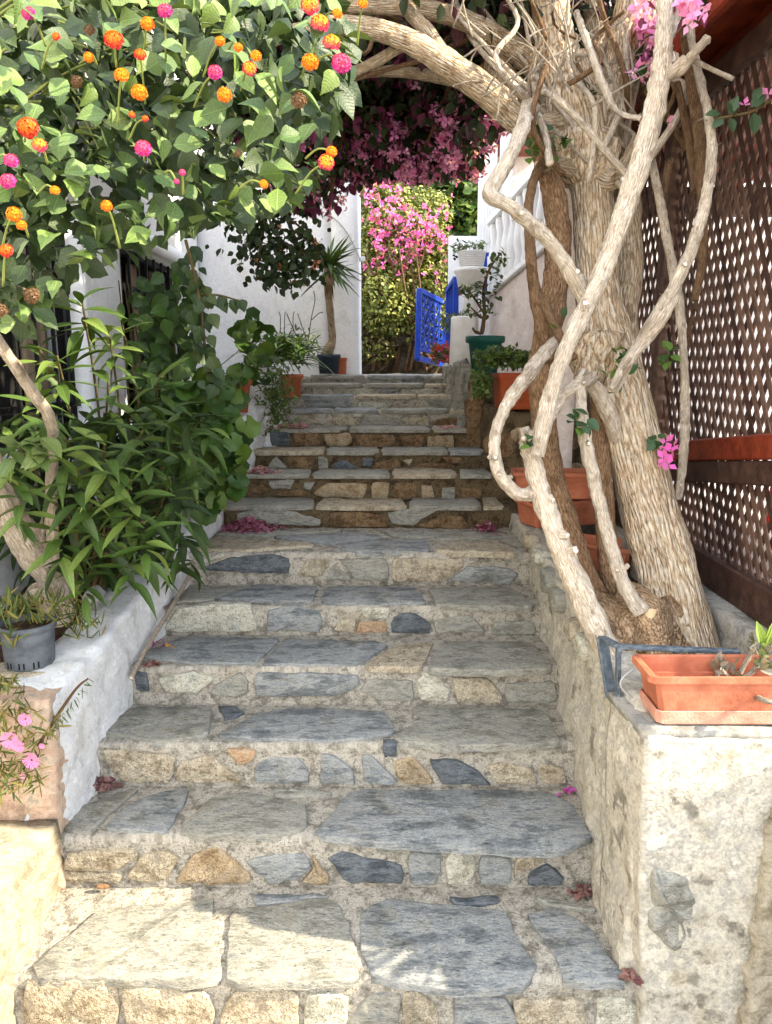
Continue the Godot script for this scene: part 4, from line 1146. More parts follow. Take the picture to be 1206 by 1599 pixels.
func canopy() -> void:
	var leaf := blade([0.0, 0.3, 0.36, 0.22, 0.0], 0.25, 0.2)
	var bract := bract_mesh()
	# clumps: [x, y, z, rx, ry, rz, leaves, bracts, share of pink]
	var t := thing("bougainvillea_canopy", "dense bougainvillea roof of dark leaves and magenta bracts arching over the stairs", "climbing plant", Vector3(0, 3.2, -4.4))
	var wl := []
	var cl := []
	var wb := []
	var cb := []
	for k in 95:
		var x := rr(-1.5, 1.9)
		var z := rr(-5.0, -2.7)
		if x > 0.9: x = rr(-1.5, 0.9)
		var under: float = 3.05 + 0.18 * sin(x * 2.3 + z) + maxf(0.0, -4.6 - z) * 0.12 + maxf(0.0, x - 0.4) * 0.22 + maxf(0.0, z + 3.6) * 0.5
		var c := Vector3(x, under + rr(0.1, 0.9), z)
		var r := Vector3(rr(0.25, 0.5), rr(0.16, 0.32), rr(0.25, 0.5))
		for i in 200:
			var d := rvec()
			if d.length() > 1.0: d = d.normalized() * rr(0.6, 1.0)
			var p := c + d * r
			if p.y < under - 0.06: p.y = under + rr(-0.06, 0.1)
			wl.append(aim(p, rvec() + Vector3(0, -0.5, 0), Vector3(rr(-0.8, 0.8), 1, rr(-0.8, 0.8)), rr(0.045, 0.08)))
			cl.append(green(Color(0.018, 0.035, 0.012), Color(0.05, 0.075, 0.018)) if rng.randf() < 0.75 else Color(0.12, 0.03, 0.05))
	# hanging skirts: [px, py, depth, spread px, drop px, leaves, bracts]
	for q in [[470, 210, 4.4, 70, 60, 1000, 120], [430, 150, 4.0, 90, 70, 1200, 60], [560, 190, 4.8, 80, 60, 1300, 260], [600, 240, 5.0, 60, 36, 500, 420], [655, 235, 4.8, 60, 40, 500, 560], [700, 215, 4.6, 50, 55, 500, 620], [735, 170, 4.4, 40, 50, 350, 480], [700, 150, 4.2, 50, 40, 500, 260], [640, 180, 4.6, 70, 40, 700, 300], [520, 130, 4.2, 90, 70, 1300, 80], [620, 110, 4.4, 100, 60, 1400, 100], [760, 90, 4.4, 60, 60, 700, 160], [540, 250, 5.0, 40, 40, 350, 120], [500, 290, 4.9, 30, 40, 260, 60], [450, 300, 4.9, 40, 30, 260, 30], [560, 60, 3.9, 110, 60, 1300, 60], [700, 40, 4.0, 100, 50, 1000, 100], [400, 60, 3.8, 80, 80, 1000, 30], [830, 60, 4.6, 70, 70, 600, 160], [930, 130, 4.4, 40, 50, 150, 110], [1010, 75, 3.05, 14, 40, 30, 170], [1022, 12, 3.0, 30, 24, 40, 120], [1085, 8, 2.5, 22, 14, 14, 50], [880, 190, 4.6, 40, 30, 120, 60], [660, 248, 4.7, 70, 22, 260, 420], [600, 225, 4.8, 50, 30, 200, 300], [720, 200, 4.3, 40, 50, 200, 360], [560, 200, 4.4, 60, 60, 300, 220]]:
		for i in q[5]:
			var p := deep(q[0] + q[3] * rr(-1, 1), q[1] + q[4] * rr(-1, 1), q[2] + rr(-0.35, 0.35))
			wl.append(aim(p, rvec() + Vector3(0, -0.6, 0), Vector3(rr(-0.8, 0.8), 1, rr(-0.3, 0.9)), rr(0.04, 0.075)))
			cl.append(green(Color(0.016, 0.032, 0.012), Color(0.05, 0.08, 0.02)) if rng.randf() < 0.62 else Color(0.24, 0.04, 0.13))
		var n := int(q[6] * 1.5)
		var heads := []
		for i in maxi(3, n / 14): heads.append([q[0] + q[3] * rr(-1, 1), q[1] + q[4] * rr(-1, 1), q[2] + rr(-0.3, 0.3)])
		for i in n:
			var hd: Array = heads[rng.randi() % heads.size()]
			var p := deep(hd[0] + rng.randfn(0, 8), hd[1] + rng.randfn(0, 8), hd[2] + rng.randfn(0, 0.05))
			wb.append(aim(p, rvec(), rvec() + Vector3(0, -0.2, 0.7), rr(0.022, 0.036)))
			cb.append(green(Color(0.80, 0.20, 0.58), Color(0.92, 0.48, 0.80)))
	# blossom on the outside of the roof
	for i in 2500:
		var p := Vector3(rr(-1.5, 0.9), 0, rr(-5.0, -2.7))
		p.y = 3.5 + rr(0.0, 0.8)
		if p.x > 0.9 and p.z > -4.8: continue
		wb.append(aim(p, rvec(), rvec() + Vector3(0, 1, 0), rr(0.022, 0.034)))
		cb.append(green(Color(0.42, 0.05, 0.26), Color(0.6, 0.12, 0.4)))
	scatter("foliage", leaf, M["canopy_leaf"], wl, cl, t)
	scatter("bracts", bract, M["petal"], wb, cb, t)
	# thin stems woven through it
	for k in 26:
		var s := st()
		var a := deep(rr(420, 800), rr(-20, 90), rr(3.0, 4.2))
		var b := a + Vector3(rr(-0.9, 0.3), rr(-0.35, 0.3), rr(-1.2, 0.2))
		stem(s, [a, a.lerp(b, 0.35) + rvec() * 0.08, a.lerp(b, 0.7) + rvec() * 0.08, b], [0.013, 0.011, 0.008, 0.004], 7, 5, 0.1, 0.0, 1, 0.2)
		part("stem", s, M["dark_bark"], t)
	# dry hanging stem in front of the dark roof
	var s2 := st()
	limb(s2, [[560, 120, 4.0, 5], [545, 170, 4.1, 6], [528, 230, 4.2, 5], [518, 300, 4.4, 3]], 8, 6, 0.1)
	part("stem", s2, M["dark_bark"], t)

func far_garden() -> void:
	# beyond the head of the stairs: rock face, sunlit bougainvillea, vine, house
	var s := st()
	block(s, corners(Vector3(-1.2, 1.5, -9.2), Vector3(1.6, 2.75, -8.5)), Vector3i(44, 24, 8), 0.16, 1.8)
	tag(part("rock_face", s, M["far_rock"]), "dark rubble bank beyond the head of the stairs, under the far bougainvillea", "rock wall")
	var t := thing("far_bougainvillea", "sunlit bougainvillea with pink blossom mounded at the end of the lane", "shrub", Vector3(0.2, 1.75, -8.7))
	var leaf := blade([0.0, 0.3, 0.36, 0.22, 0.0], 0.25, 0.2)
	var bract := bract_mesh()
	var wl := []
	var cl := []
	for q in [[620, 400, 8.45, 75, 80, 0.35, 4200], [600, 470, 8.3, 50, 60, 0.4, 1800], [655, 470, 8.3, 45, 70, 0.25, 2200], [600, 320, 8.8, 45, 50, 0.4, 1400], [680, 420, 8.4, 36, 70, 0.3, 1400], [590, 530, 8.3, 34, 40, 0.15, 900], [660, 330, 9.0, 50, 40, 0.4, 900]]:
		for i in int(q[6] * 2.2):
			var d := rvec().normalized() * pow(rng.randf(), 0.33)
			var p := deep(q[0] + q[3] * d.x, q[1] + q[4] * d.y, q[2] + q[5] * d.z)
			wl.append(aim(p, rvec() + Vector3(0, -0.3, 0), Vector3(rr(-0.8, 0.8), 1, rr(-0.5, 1)), rr(0.032, 0.065)))
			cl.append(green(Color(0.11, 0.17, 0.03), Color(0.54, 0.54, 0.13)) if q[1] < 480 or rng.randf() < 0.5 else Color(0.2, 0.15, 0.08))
	scatter("foliage", leaf, M["canopy_leaf"], wl, cl, t)
	var wb := []
	var cb := []
	for q in [[612, 290, 8.2, 20, 26, 260], [600, 345, 8.2, 14, 16, 110], [590, 385, 8.1, 14, 22, 170], [650, 345, 8.2, 30, 14, 210], [655, 365, 8.15, 26, 10, 170], [640, 375, 8.1, 20, 14, 140], [672, 380, 8.2, 20, 8, 90], [632, 400, 8.1, 16, 10, 90], [680, 440, 8.2, 14, 16, 70], [580, 300, 8.2, 10, 20, 70], [685, 350, 8.2, 12, 14, 60], [590, 370, 8.1, 8, 10, 60], [690, 400, 8.3, 10, 12, 50]]:
		for i in int(q[5] * 0.30):
			var p := deep(q[0] + q[3] * rng.randfn(0, 0.9), q[1] + q[4] * rng.randfn(0, 1.3), q[2] + rr(-0.15, 0.15))
			wb.append(aim(p, rvec(), rvec() + Vector3(0.6, 0.2, 0.7), rr(0.03, 0.046)))
			cb.append(green(Color(0.66, 0.08, 0.44), Color(0.80, 0.24, 0.60)))
	scatter("bracts", bract, M["petal"], wb, cb, t)
	for k in 14:
		s = st()
		var a := Vector3(rr(-0.2, 0.5), 1.8, rr(-8.7, -8.4))
		stem(s, [a, a + Vector3(rr(-0.2, 0.2), 0.6, 0.1), a + Vector3(rr(-0.5, 0.5), 1.3, 0.1)], [0.02, 0.015, 0.006], 7, 5, 0.1)
		part("stem", s, M["dark_bark"], t)
	# broad-leaved vine, right of it
	var v := thing("grape_vine", "yellow-green broad-leaved vine beside the fluted column", "vine", Vector3(1.0, 1.72, -10.6))
	wl = []
	cl = []
	for q in [[720, 310, 10.2, 36, 64, 0.5, 1000], [700, 290, 10.4, 56, 34, 0.5, 600], [735, 350, 10.0, 26, 60, 0.3, 400], [660, 280, 10.6, 50, 20, 0.5, 300]]:
		for i in q[6]:
			var p := deep(q[0] + q[3] * rr(-1, 1), q[1] + q[4] * rr(-1, 1), q[2] + q[5] * rr(-1, 1))
			wl.append(aim(p, rvec() + Vector3(0, -0.6, 0), Vector3(rr(-0.8, 0.8), 0.7, rr(-0.2, 1)), rr(0.09, 0.15)))
			cl.append(green(Color(0.05, 0.12, 0.015), Color(0.2, 0.3, 0.04)))
	scatter("foliage", round_leaf(5), M["canopy_leaf"], wl, cl, v)
	for k in 5:
		s = st()
		var a := deep(700 + k * 12, 585, 10.5)
		stem(s, [a, deep(706 + k * 10, 430, 10.4), deep(700 + k * 12, 300, 10.2)], [0.025, 0.02, 0.01], 8, 6, 0.1)
		part("stem", s, M["dark_bark"], v)
	# the house at the end, seen through the leaves
	var h := thing("far_house", "pale house with a red-brown wooden balcony far behind the blossom", "house", Vector3(0.6, 1.75, -12))
	s = st()
	block(s, corners(Vector3(-3.5, 1.72, -15), Vector3(5.5, 5.6, -12)), Vector3i(6, 6, 3), 0.0)
	part("wall", s, M["pink_wall"], h)
	s = st()
	bar(s, Transform3D(Basis(), Vector3(0.6, 5.1, -11.7)), Vector3(3.4, 0.5, 0.6), 0.02)
	part("eave", s, M["red_wood"], h)
	s = st()
	bar(s, Transform3D(Basis(), Vector3(0.6, 4.45, -11.6)), Vector3(3.0, 0.06, 0.06), 0.01)
	part("balcony_rail", s, M["white_paint"], h)
	for k in 18:
		s = st()
		rod(s, Vector3(-0.8 + k * 0.165, 3.8, -11.6), Vector3(-0.8 + k * 0.165, 4.42, -11.6), 0.04, 0.04)
		part("baluster", s, M["white_paint"], h)
	# blue gate, standing open
	var g := thing("blue_gate", "small bright blue iron gate with scrollwork, standing open at the head of the stairs", "gate", deep(655, 570, 7.4))
	var P := func(u: float, w: float) -> Vector3:
		return deep(652, 562, 7.4).lerp(deep(691, 572, 8.3), u).lerp(deep(655, 452, 7.4).lerp(deep(694, 472, 8.3), u), w)
	for q in [[0, 0, 0, 1, 0.055], [1, 0, 1, 1, 0.055], [0, 0.02, 1, 0.02, 0.05], [0, 0.98, 1, 0.98, 0.05], [0, 0.16, 1, 0.16, 0.03]]:
		s = st()
		rod(s, P.call(q[0], q[1]), P.call(q[2], q[3]), q[4], q[4], 0.004)
		part("frame_bar", s, M["blue_paint"], g)
	for k in 4:
		s = st()
		rod(s, P.call(0.2 + k * 0.2, 0.17), P.call(0.2 + k * 0.2, 0.97), 0.018, 0.018)
		part("bar", s, M["blue_paint"], g)
	for k in 5:
		for j in 4:
			var pts := []
			for i in 12:
				var a := i / 11.0 * TAU * 1.3
				var rr_ := 0.085 * (1.0 - 0.05 * i)
				pts.append(P.call(0.12 + k * 0.19 + cos(a) * rr_, 0.27 + j * 0.19 + sin(a) * rr_ * 1.1))
			s = st()
			wire(s, pts, 0.009, 5, 2)
			part("scroll", s, M["blue_paint"], g)
	var gl := thing("gate_leaf", "second leaf of the blue gate, seen edge-on against the white pier", "gate", deep(704, 570, 6.9))
	for q in [[700, 566, 7.0, 700, 452, 7.0], [712, 560, 6.6, 712, 434, 6.6], [700, 454, 7.0, 712, 436, 6.6], [700, 562, 7.0, 712, 556, 6.6]]:
		s = st()
		rod(s, deep(q[0], q[1], q[2]), deep(q[3], q[4], q[5]), 0.045, 0.045, 0.004)
		part("frame_bar", s, M["blue_paint"], gl)
	for k in 3:
		s = st()
		rod(s, deep(703 + k * 3, 562, 6.9 - k * 0.1), deep(703 + k * 3, 446 - k * 4, 6.9 - k * 0.1), 0.02, 0.02)
		part("bar", s, M["blue_paint"], gl)
	s = st()
	rod(s, deep(758, 470, 6.5), deep(758, 398, 6.5), 0.03, 0.03)
	rod(s, deep(757, 398, 6.5), deep(765, 398, 6.5), 0.03, 0.03)
	tag(part("blue_post", s, M["blue_paint"]), "thin blue metal post in front of the fluted column", "post")
	# white gate pier
	var pr := thing("gate_pier", "white gate pier with a pattern of round holes, behind the stacked white pots", "pier", deep(722, 575, 7.1))
	s = st()
	block(s, corners(deep(722, 562, 7.1) + Vector3(-0.13, -0.2, -0.15), deep(720, 372, 7.1) + Vector3(0.15, 0, 0.1)), Vector3i(3, 10, 3), 0.004)
	part("shaft", s, M["white_paint"], pr)
	for q in [[709, 400], [715, 396], [713, 402], [710, 405], [709, 392]]:
		s = st()
		stem(s, [on_z(q[0], q[1], deep(722, 372, 7.1).z + 0.102), on_z(q[0], q[1], deep(722, 372, 7.1).z + 0.09)], [0.014, 0.014], 10, 1, 0.0)
		part("hole", s, M["dark_room"], pr)

# ---------- pots ----------
func pot_round(called: String, label: String, cat: String, prof: Array, at: Vector3, mat: String, soil_r := 0.0, soil_y := 0.0, group := "") -> Node3D:
	var p := thing(called, label, cat, at, group)
	var s := st()
	turned(s, prof, at, 36)
	part("body", s, M[mat], p)
	if soil_r > 0.0:
		s = st()
		turned(s, [[soil_r, 0.0], [soil_r * 0.5, 0.008], [0.0, 0.01]], at + Vector3(0, soil_y, 0), 24)
		part("soil", s, M["soil"], p)
	return p
func trough(called: String, label: String, at: Vector3, size: Vector3, turn: float, mat: String, group := "", saucer := "") -> Node3D:
	var t := thing(called, label, "planter", at, group)
	t.rotation.y = turn
	var s := st()
	s.set_smooth_group(4294967295)
	var ring := func(k: float, y: float, inset := 0.0) -> Array:
		var hx := size.x * 0.5 * k - inset
		var hz := size.z * 0.5 * k - inset
		var c := 0.012
		var r := []
		for e in [[-1, -1], [1, -1], [1, 1], [-1, 1]]:
			var sx: int = e[0]
			var sz: int = e[1]
			var a := Vector3(sx * (hx - c), y, sz * hz)
			var b := Vector3(sx * hx, y, sz * (hz - c))
			if sx * sz > 0:
				r.append(b)
				r.append(a)
			else:
				r.append(a)
				r.append(b)
		return r
	var h := size.y
	var rings := [ring.call(0.84, 0.0), ring.call(0.86, 0.006), ring.call(0.93, h * 0.80), ring.call(0.955, h * 0.82), ring.call(0.965, h * 0.86), ring.call(1.0, h * 0.865), ring.call(1.0, h * 0.985), ring.call(0.995, h, 0.0), ring.call(0.955, h, 0.002), ring.call(0.94, h * 0.97, 0.004), ring.call(0.92, h * 0.66, 0.006), ring.call(0.90, h * 0.655, 0.012), ring.call(0.88, h * 0.45, 0.014)]
	for i in rings.size() - 1:
		for j in 8:
			var k := (j + 1) % 8
			quad(s, rings[i][k], rings[i][j], rings[i + 1][j], rings[i + 1][k])
	s.generate_normals()
	hang("body", s.commit(), M[mat], t)
	s = st()
	var last: Array = rings[-1]
	for j in 8: tri(s, Vector3(0, h * 0.46, 0), last[(j + 1) % 8], last[j])
	s.generate_normals()
	hang("soil", s.commit(), M["soil"] if saucer == "" else M[mat], t)
	if saucer != "":
		s = st()
		s.set_smooth_group(4294967295)
		var sr := [ring.call(0.86, -0.0), ring.call(0.90, 0.004), ring.call(0.92, 0.038), ring.call(0.90, 0.040)]
		for i in 3:
			for j in 8:
				var k := (j + 1) % 8
				quad(s, sr[i][k], sr[i][j], sr[i + 1][j], sr[i + 1][k])
		s.generate_normals()
		hang("saucer", s.commit(), M[saucer], t)
	return t

func pots() -> void:
	# window box on the ledge at the right
	var wb := trough("window_box", "long terracotta plastic window box on a saucer, with drooping succulents, on the right ledge", Vector3(0.99, 0.914, -1.972), Vector3(0.60, 0.138, 0.165), 0.0, "terracotta", "", "terracotta_saucer")
	var s := st()
	# iron frame behind it
	var fr := thing("iron_frame", "rusty dark iron frame standing behind the window box", "frame", Vector3(0.76, 0.914, -2.13))
	for q in [[965, 1092, 0, 966, 1010, 0, 0.022], [966, 1010, 0, 1154, 1018, 0, 0.022], [1152, 1018, 0, 1154, 1075, 0, 0.02], [1056, 1014, 0, 1056, 1060, 0, 0.026], [940, 996, -0.12, 966, 1010, 0, 0.026], [940, 996, -0.12, 955, 1090, -0.05, 0.034]]:
		s = st()
		rod(s, on_z(q[0], q[1], -2.09 + q[2]), on_z(q[3], q[4], -2.09 + q[5]), q[6], 0.012, 0.002)
		part("iron_bar", s, M["iron"], fr)
	s = st()
	var hoop := []
	for k in 9: hoop.append(on_z(988 - sin(k / 8.0 * PI) * 19, 1046 + k * 5.5, -2.05))
	wire(s, hoop, 0.0028)
	tag(part("wire_loop", s, M["hose"]), "pale loop of wire behind the window box", "wire")
	# succulent
	var su := thing("succulent_plant", "trailing pale succulent with fleshy leaves in the window box at the right edge", "succulent", Vector3(1.1, 1.0, -1.95))
	for q in [[[1150, 1068, 2.11], [1172, 1052, 2.10], [1190, 1030, 2.09]], [[1150, 1068, 2.11], [1168, 1080, 2.2], [1188, 1092, 1.99], [1215, 1098, 1.97]], [[1148, 1066, 2.13], [1165, 1035, 2.13], [1178, 1010, 2.13]], [[1120, 1058, 2.15], [1122, 1045, 2.15], [1116, 1035, 2.15]], [[1150, 1064, 2.13], [1135, 1055, 2.13], [1128, 1048, 2.13]]]:
		s = st()
		var pts := []
		var rad := []
		for e in q:
			pts.append(deep(e[0], e[1], e[2]))
			rad.append(0.0075)
		stem(s, pts, rad, 8, 6, 0.15)
		part("stem", s, M["pale_bark"], su)
	var where := []
	for q in [[1186, 1040, 2.07, 16], [1200, 1020, 2.07, 14], [1178, 1008, 2.11, 8], [1120, 1040, 2.13, 8], [1140, 1048, 2.13, 6], [1195, 1062, 2.2, 8]]:
		for k in q[3]:
			where.append(aim(deep(q[0] + rr(-8, 8), q[1] + rr(-9, 9), q[2] + rr(-0.02, 0.02)), rvec() + Vector3(0, 0.5, 0.4), rvec() + Vector3(0, 0.5, 0.5), rr(0.03, 0.05)))
	leaves(su, [blade([0.05, 0.14, 0.2, 0.17, 0.0], 0.5, -0.1)], [tinted(Color(0.30, 0.28, 0.22)), tinted(Color(0.22, 0.28, 0.10)), tinted(Color(0.42, 0.36, 0.30))], where)
	var w2 := []
	for k in 7: w2.append(aim(deep(1196 + rr(-9, 12), 1012 + rr(-8, 6), 2.07), Vector3(rr(-0.4, 0.4), 1, 0.1), Vector3(0, 0, 1), rr(0.05, 0.075)))
	leaves(su, [blade([0.08, 0.15, 0.17, 0.12, 0.0], 0.5, 0.1)], [tinted(Color(0.30, 0.42, 0.06))], w2)
	# spiky plant at the end of the ledge, whose leaves throw streaks of shadow on the wall
	var al := thing("spiky_plant", "spiky long-leaved plant at the right end of the ledge, beyond the window box", "plant", Vector3(1.5, 0.915, -1.93))
	where = []
	for k in 34:
		var an := rr(-2.2, 0.9)
		where.append(aim(Vector3(1.5 + rr(-0.05, 0.05), 0.93, -1.93 + rr(-0.03, 0.05)), Vector3(cos(an + 2.2) * 0.6 - 0.2, rr(0.1, 1.0), 0.7 + rr(-0.5, 0.3)), Vector3.UP, rr(0.22, 0.42)))
	leaves(al, [blade([0.05, 0.055, 0.05, 0.04, 0.03, 0.0], 0.4, 0.35)], [tinted(Color(0.08, 0.13, 0.04)), tinted(Color(0.12, 0.17, 0.05))], where)
	# grey nursery pot on the left wall, with ice plant
	var gp := on_y(48, 1036, 0.838)
	var pot := pot_round("nursery_pot", "grey plastic nursery pot with slotted base on the left wall, holding ice plant", "flowerpot", [[0.0, 0.0], [0.078, 0.0], [0.080, 0.006], [0.086, 0.12], [0.087, 0.128], [0.094, 0.130], [0.094, 0.150], [0.088, 0.151], [0.084, 0.13]], gp, "grey_plastic", 0.085, 0.13)
	for k in 9:
		if k % 3 == 2: continue
		s = st()
		var a := PI * 0.5 + (k - 4) * 0.19
		bar(s, Transform3D(Basis(Vector3.UP, -a + PI * 0.5), gp + Vector3(cos(a) * 0.0805, 0.018, sin(a) * 0.0805)), Vector3(0.005, 0.022, 0.004), 0.001)
		part("slot", s, M["dark_room"], pot)
	s = st()
	var poly := PackedVector2Array()
	for k in 9: poly.append(Vector2(gp.x + cos(TAU * k / 9.0) * 0.13 * rr(0.9, 1.1), -gp.z + sin(TAU * k / 9.0) * 0.11 * rr(0.9, 1.1)))
	stone(s, poly, Vector3(0, gp.y - 0.002, 0), Vector3.RIGHT, Vector3.FORWARD, 0.0, 0.03, 0.008, 0.003)
	tag(part("flat_stone", s, M["tan_stone"]), "flat slab of stone under the grey nursery pot", "stone")
	s = st()
	poly = PackedVector2Array([Vector2(-0.03, 0), Vector2(0.035, 0), Vector2(0.04, 0.05), Vector2(0.01, 0.09), Vector2(-0.025, 0.06)])
	stone(s, poly, deep(140, 955, 2.75), Vector3.RIGHT, Vector3.UP, 0.02, 0.06, 0.02, 0.012)
	tag(part("loose_stone", s, M["slate"]), "pointed grey-blue stone on the left wall behind the nursery pot", "stone")
	var ice := blade([0.05, 0.07, 0.07, 0.055, 0.0], 0.9, -0.15)
	var shades := [tinted(Color(0.14, 0.19, 0.03)), tinted(Color(0.28, 0.26, 0.05)), tinted(Color(0.08, 0.13, 0.025)), tinted(Color(0.36, 0.28, 0.07))]
	var ip := thing("ice_plant", "yellow-green ice plant with narrow fleshy leaves growing over the grey nursery pot", "succulent", gp + Vector3(0, 0.14, 0))
	where = []
	for q in [[45, 955, 2.6, 44, 20, 100], [110, 960, 2.75, 36, 26, 80], [10, 975, 2.5, 20, 40, 50], [135, 985, 2.75, 26, 14, 40]]:
		for k in q[5]:
			where.append(aim(deep(q[0] + q[3] * rr(-1, 1), q[1] + q[4] * rr(-1, 1), q[2] + rr(-0.06, 0.06)), rvec() * 0.8 + Vector3(0, 0.9, 0.2), rvec(), rr(0.035, 0.06)))
	leaves(ip, [ice], shades, where)
	var ip2 := thing("flowering_ice_plant", "ice plant with pink daisy-like flowers spilling down the left wall face", "succulent", Vector3(-1.2, 0.72, -2.22))
	where = []
	for q in [[14, 1090, 2.42, 26, 40, 70], [22, 1150, 2.42, 34, 50, 90], [30, 1205, 2.40, 34, 30, 60], [70, 1130, 2.42, 30, 22, 30], [10, 1225, 2.38, 20, 20, 20]]:
		for k in q[5]:
			where.append(aim(deep(q[0] + q[3] * rr(-1, 1), q[1] + q[4] * rr(-1, 1), q[2] + rr(-0.07, 0.03)), rvec() + Vector3(0.2, -0.4, 0.4), rvec() + Vector3(0, 0.4, 0.5), rr(0.03, 0.055)))
	leaves(ip2, [ice], shades, where)
	s = st()
	limb(s, [[60, 1165, 2.42, 3], [95, 1110, 2.42, 2.5], [120, 1075, 2.43, 2], [138, 1060, 2.43, 1.5]], 6, 5, 0.0)
	part("runner", s, M["dark_bark"], ip2)
	where = []
	for k in 26:
		var f := k / 25.0
		where.append(aim(deep(60 + 78 * f, 1165 - 105 * f + sin(f * 3) * 4, 2.42), Vector3(rr(-0.3, 1), rr(-0.8, 0.3), 0.4), rvec(), rr(0.025, 0.04)))
	leaves(ip2, [ice], [shades[2], shades[0]], where)
	for q in [[40, 1123, 11], [17, 1155, 15], [30, 1165, 10], [50, 1187, 14], [36, 1212, 5], [66, 1165, 5]]:
		s = st()
		var c := deep(q[0], q[1], 2.34)
		var r: float = q[2] * 2.34 / FOCAL
		for k in 22:
			var a := TAU * k / 22.0 + rr(-0.08, 0.08)
			var d := Vector3(cos(a), sin(a), 0.25 + rr(-0.1, 0.1)).normalized()
			var u := d.cross(Vector3(0, 0, 1)).normalized() * r * 0.11
			quad(s, c + d * r * 0.15 - u * 0.6, c + d * r * 0.15 + u * 0.6, c + d * r * rr(0.9, 1.05) + u, c + d * r - u)
		part("flower", s, tinted(Color(0.82, 0.22, 0.56), "petal"), ip2)
	# two stacked terracotta troughs behind the stems, and a third below
	var tr := trough("terracotta_trough", "upper terracotta trough of the pair behind the pale stems", Vector3(0.86, 1.20, -3.86), Vector3(0.44, 0.13, 0.21), -0.10, "terracotta", "terracotta troughs behind the stems")
	copy_of(tr, "middle terracotta trough, under another trough behind the pale stems", Vector3(0.90, 1.052, -3.90), 0.32)
	copy_of(tr, "lowest terracotta trough, half hidden behind the stems by the roots", Vector3(0.99, 0.905, -3.58), -0.62)
	s = st()
	block(s, corners(Vector3(0.78, 0.9, -4.28), Vector3(1.12, 1.04, -3.84)), Vector3i(8, 4, 8), 0.02, 6.0)
	# green pot with a small shrub; orange pot with leafy herbs
	var g0 := deep(757, 572, 5.25)
	g0.y = 1.80
	pot_round("green_pot", "dark green round plastic pot on the rubble wall, with a small leafy shrub", "flowerpot", [[0.0, 0.0], [0.082, 0.0], [0.086, 0.01], [0.112, 0.20], [0.128, 0.205], [0.134, 0.215], [0.134, 0.245], [0.124, 0.25], [0.112, 0.235], [0.108, 0.2]], g0, "green_plastic", 0.108, 0.215)
	var sh := thing("potted_shrub", "small upright leafy shrub growing in the green pot", "shrub", g0 + Vector3(0, 0.22, 0))
	for q in [[[752, 522, 5.25, 3.5], [757, 490, 5.25, 3], [755, 455, 5.25, 2.5], [765, 420, 5.25, 2], [780, 398, 5.25, 1.5]], [[756, 490, 5.25, 2], [740, 465, 5.25, 1.6], [725, 450, 5.25, 1.2]], [[757, 500, 5.25, 2], [745, 490, 5.25, 1.5], [735, 480, 5.25, 1]], [[752, 522, 5.25, 3], [742, 518, 5.25, 2], [738, 512, 5.25, 1.5]]]:
		s = st()
		limb(s, q, 7, 5, 0.1)
		part("stem", s, M["dark_bark"], sh)
	where = []
	for q in [[777, 405, 12, 14, 26], [768, 430, 16, 14, 30], [760, 455, 22, 14, 34], [735, 452, 18, 12, 34], [742, 480, 20, 14, 28], [728, 456, 10, 8, 12], [760, 480, 14, 20, 20]]:
		for k in q[4]: where.append(aim(deep(q[0] + q[2] * rr(-1, 1), q[1] + q[3] * rr(-1, 1), 5.25 + rr(-0.07, 0.07)), rvec() + Vector3(0, -0.2, 0.2), Vector3(rr(-0.5, 0.5), 1, rr(0, 0.8)), rr(0.03, 0.055)))
	leaves(sh, [blade([0.0, 0.28, 0.34, 0.2, 0.0], 0.25, 0.2)], [tinted(Color(0.06, 0.11, 0.025)), tinted(Color(0.12, 0.16, 0.04)), tinted(Color(0.09, 0.14, 0.02))], where)
	var o0 := Vector3(0.765, 1.60, -4.60)
	trough("orange_planter", "square orange plastic planter on the rubble wall edge, full of green herbs", o0, Vector3(0.24, 0.21, 0.2), 0.1, "orange_plastic")
	var hb := thing("herb_plant", "bushy light green herbs overflowing the orange planter", "plant", o0 + Vector3(0, 0.15, 0))
	var wl := []
	var cl := []
	for q in [[795, 562, 34, 12, 520], [765, 562, 24, 12, 260], [752, 602, 14, 20, 330], [820, 562, 16, 10, 220], [785, 550, 22, 8, 140]]:
		for k in q[4]:
			wl.append(aim(deep(q[0] + q[2] * rr(-1, 1), q[1] + q[3] * rr(-1, 1), 4.50 + rr(-0.1, 0.1)), rvec() + Vector3(0, 0.3, 0.3), rvec() + Vector3(0, 1, 0.5), rr(0.018, 0.036)))
			cl.append(green(Color(0.06, 0.13, 0.025), Color(0.2, 0.28, 0.06)))
	scatter("foliage", blade([0.0, 0.3, 0.36, 0.2, 0.0], 0.2, 0.2), M["canopy_leaf"], wl, cl, hb)
	for k in 10:
		s = st()
		var a := deep(760 + k * 8, 580, 4.5)
		stem(s, [a, a + Vector3(rr(-0.03, 0.03), 0.06, 0), a + Vector3(rr(-0.06, 0.06), 0.11, 0.02)], [0.004, 0.003, 0.002], 6, 3, 0.0)
		part("stem", s, M["dark_bark"], hb)
	# white pots by the pier
	var wp := deep(736, 452, 6.3)
	pot_round("white_pot", "wide white plastic pot on a white cylinder by the blue gate", "flowerpot", [[0.0, 0.0], [0.09, 0.0], [0.11, 0.02], [0.125, 0.11], [0.145, 0.13], [0.148, 0.16], [0.135, 0.165], [0.12, 0.14]], wp, "white_plastic", 0.12, 0.14)
	var bk := pot_round("white_basket", "white woven plastic basket pot set on the wide white pot", "flowerpot", [[0.0, 0.0], [0.085, 0.0], [0.09, 0.01]], wp + Vector3(0, 0.155, 0), "white_plastic", 0.09, 0.13)
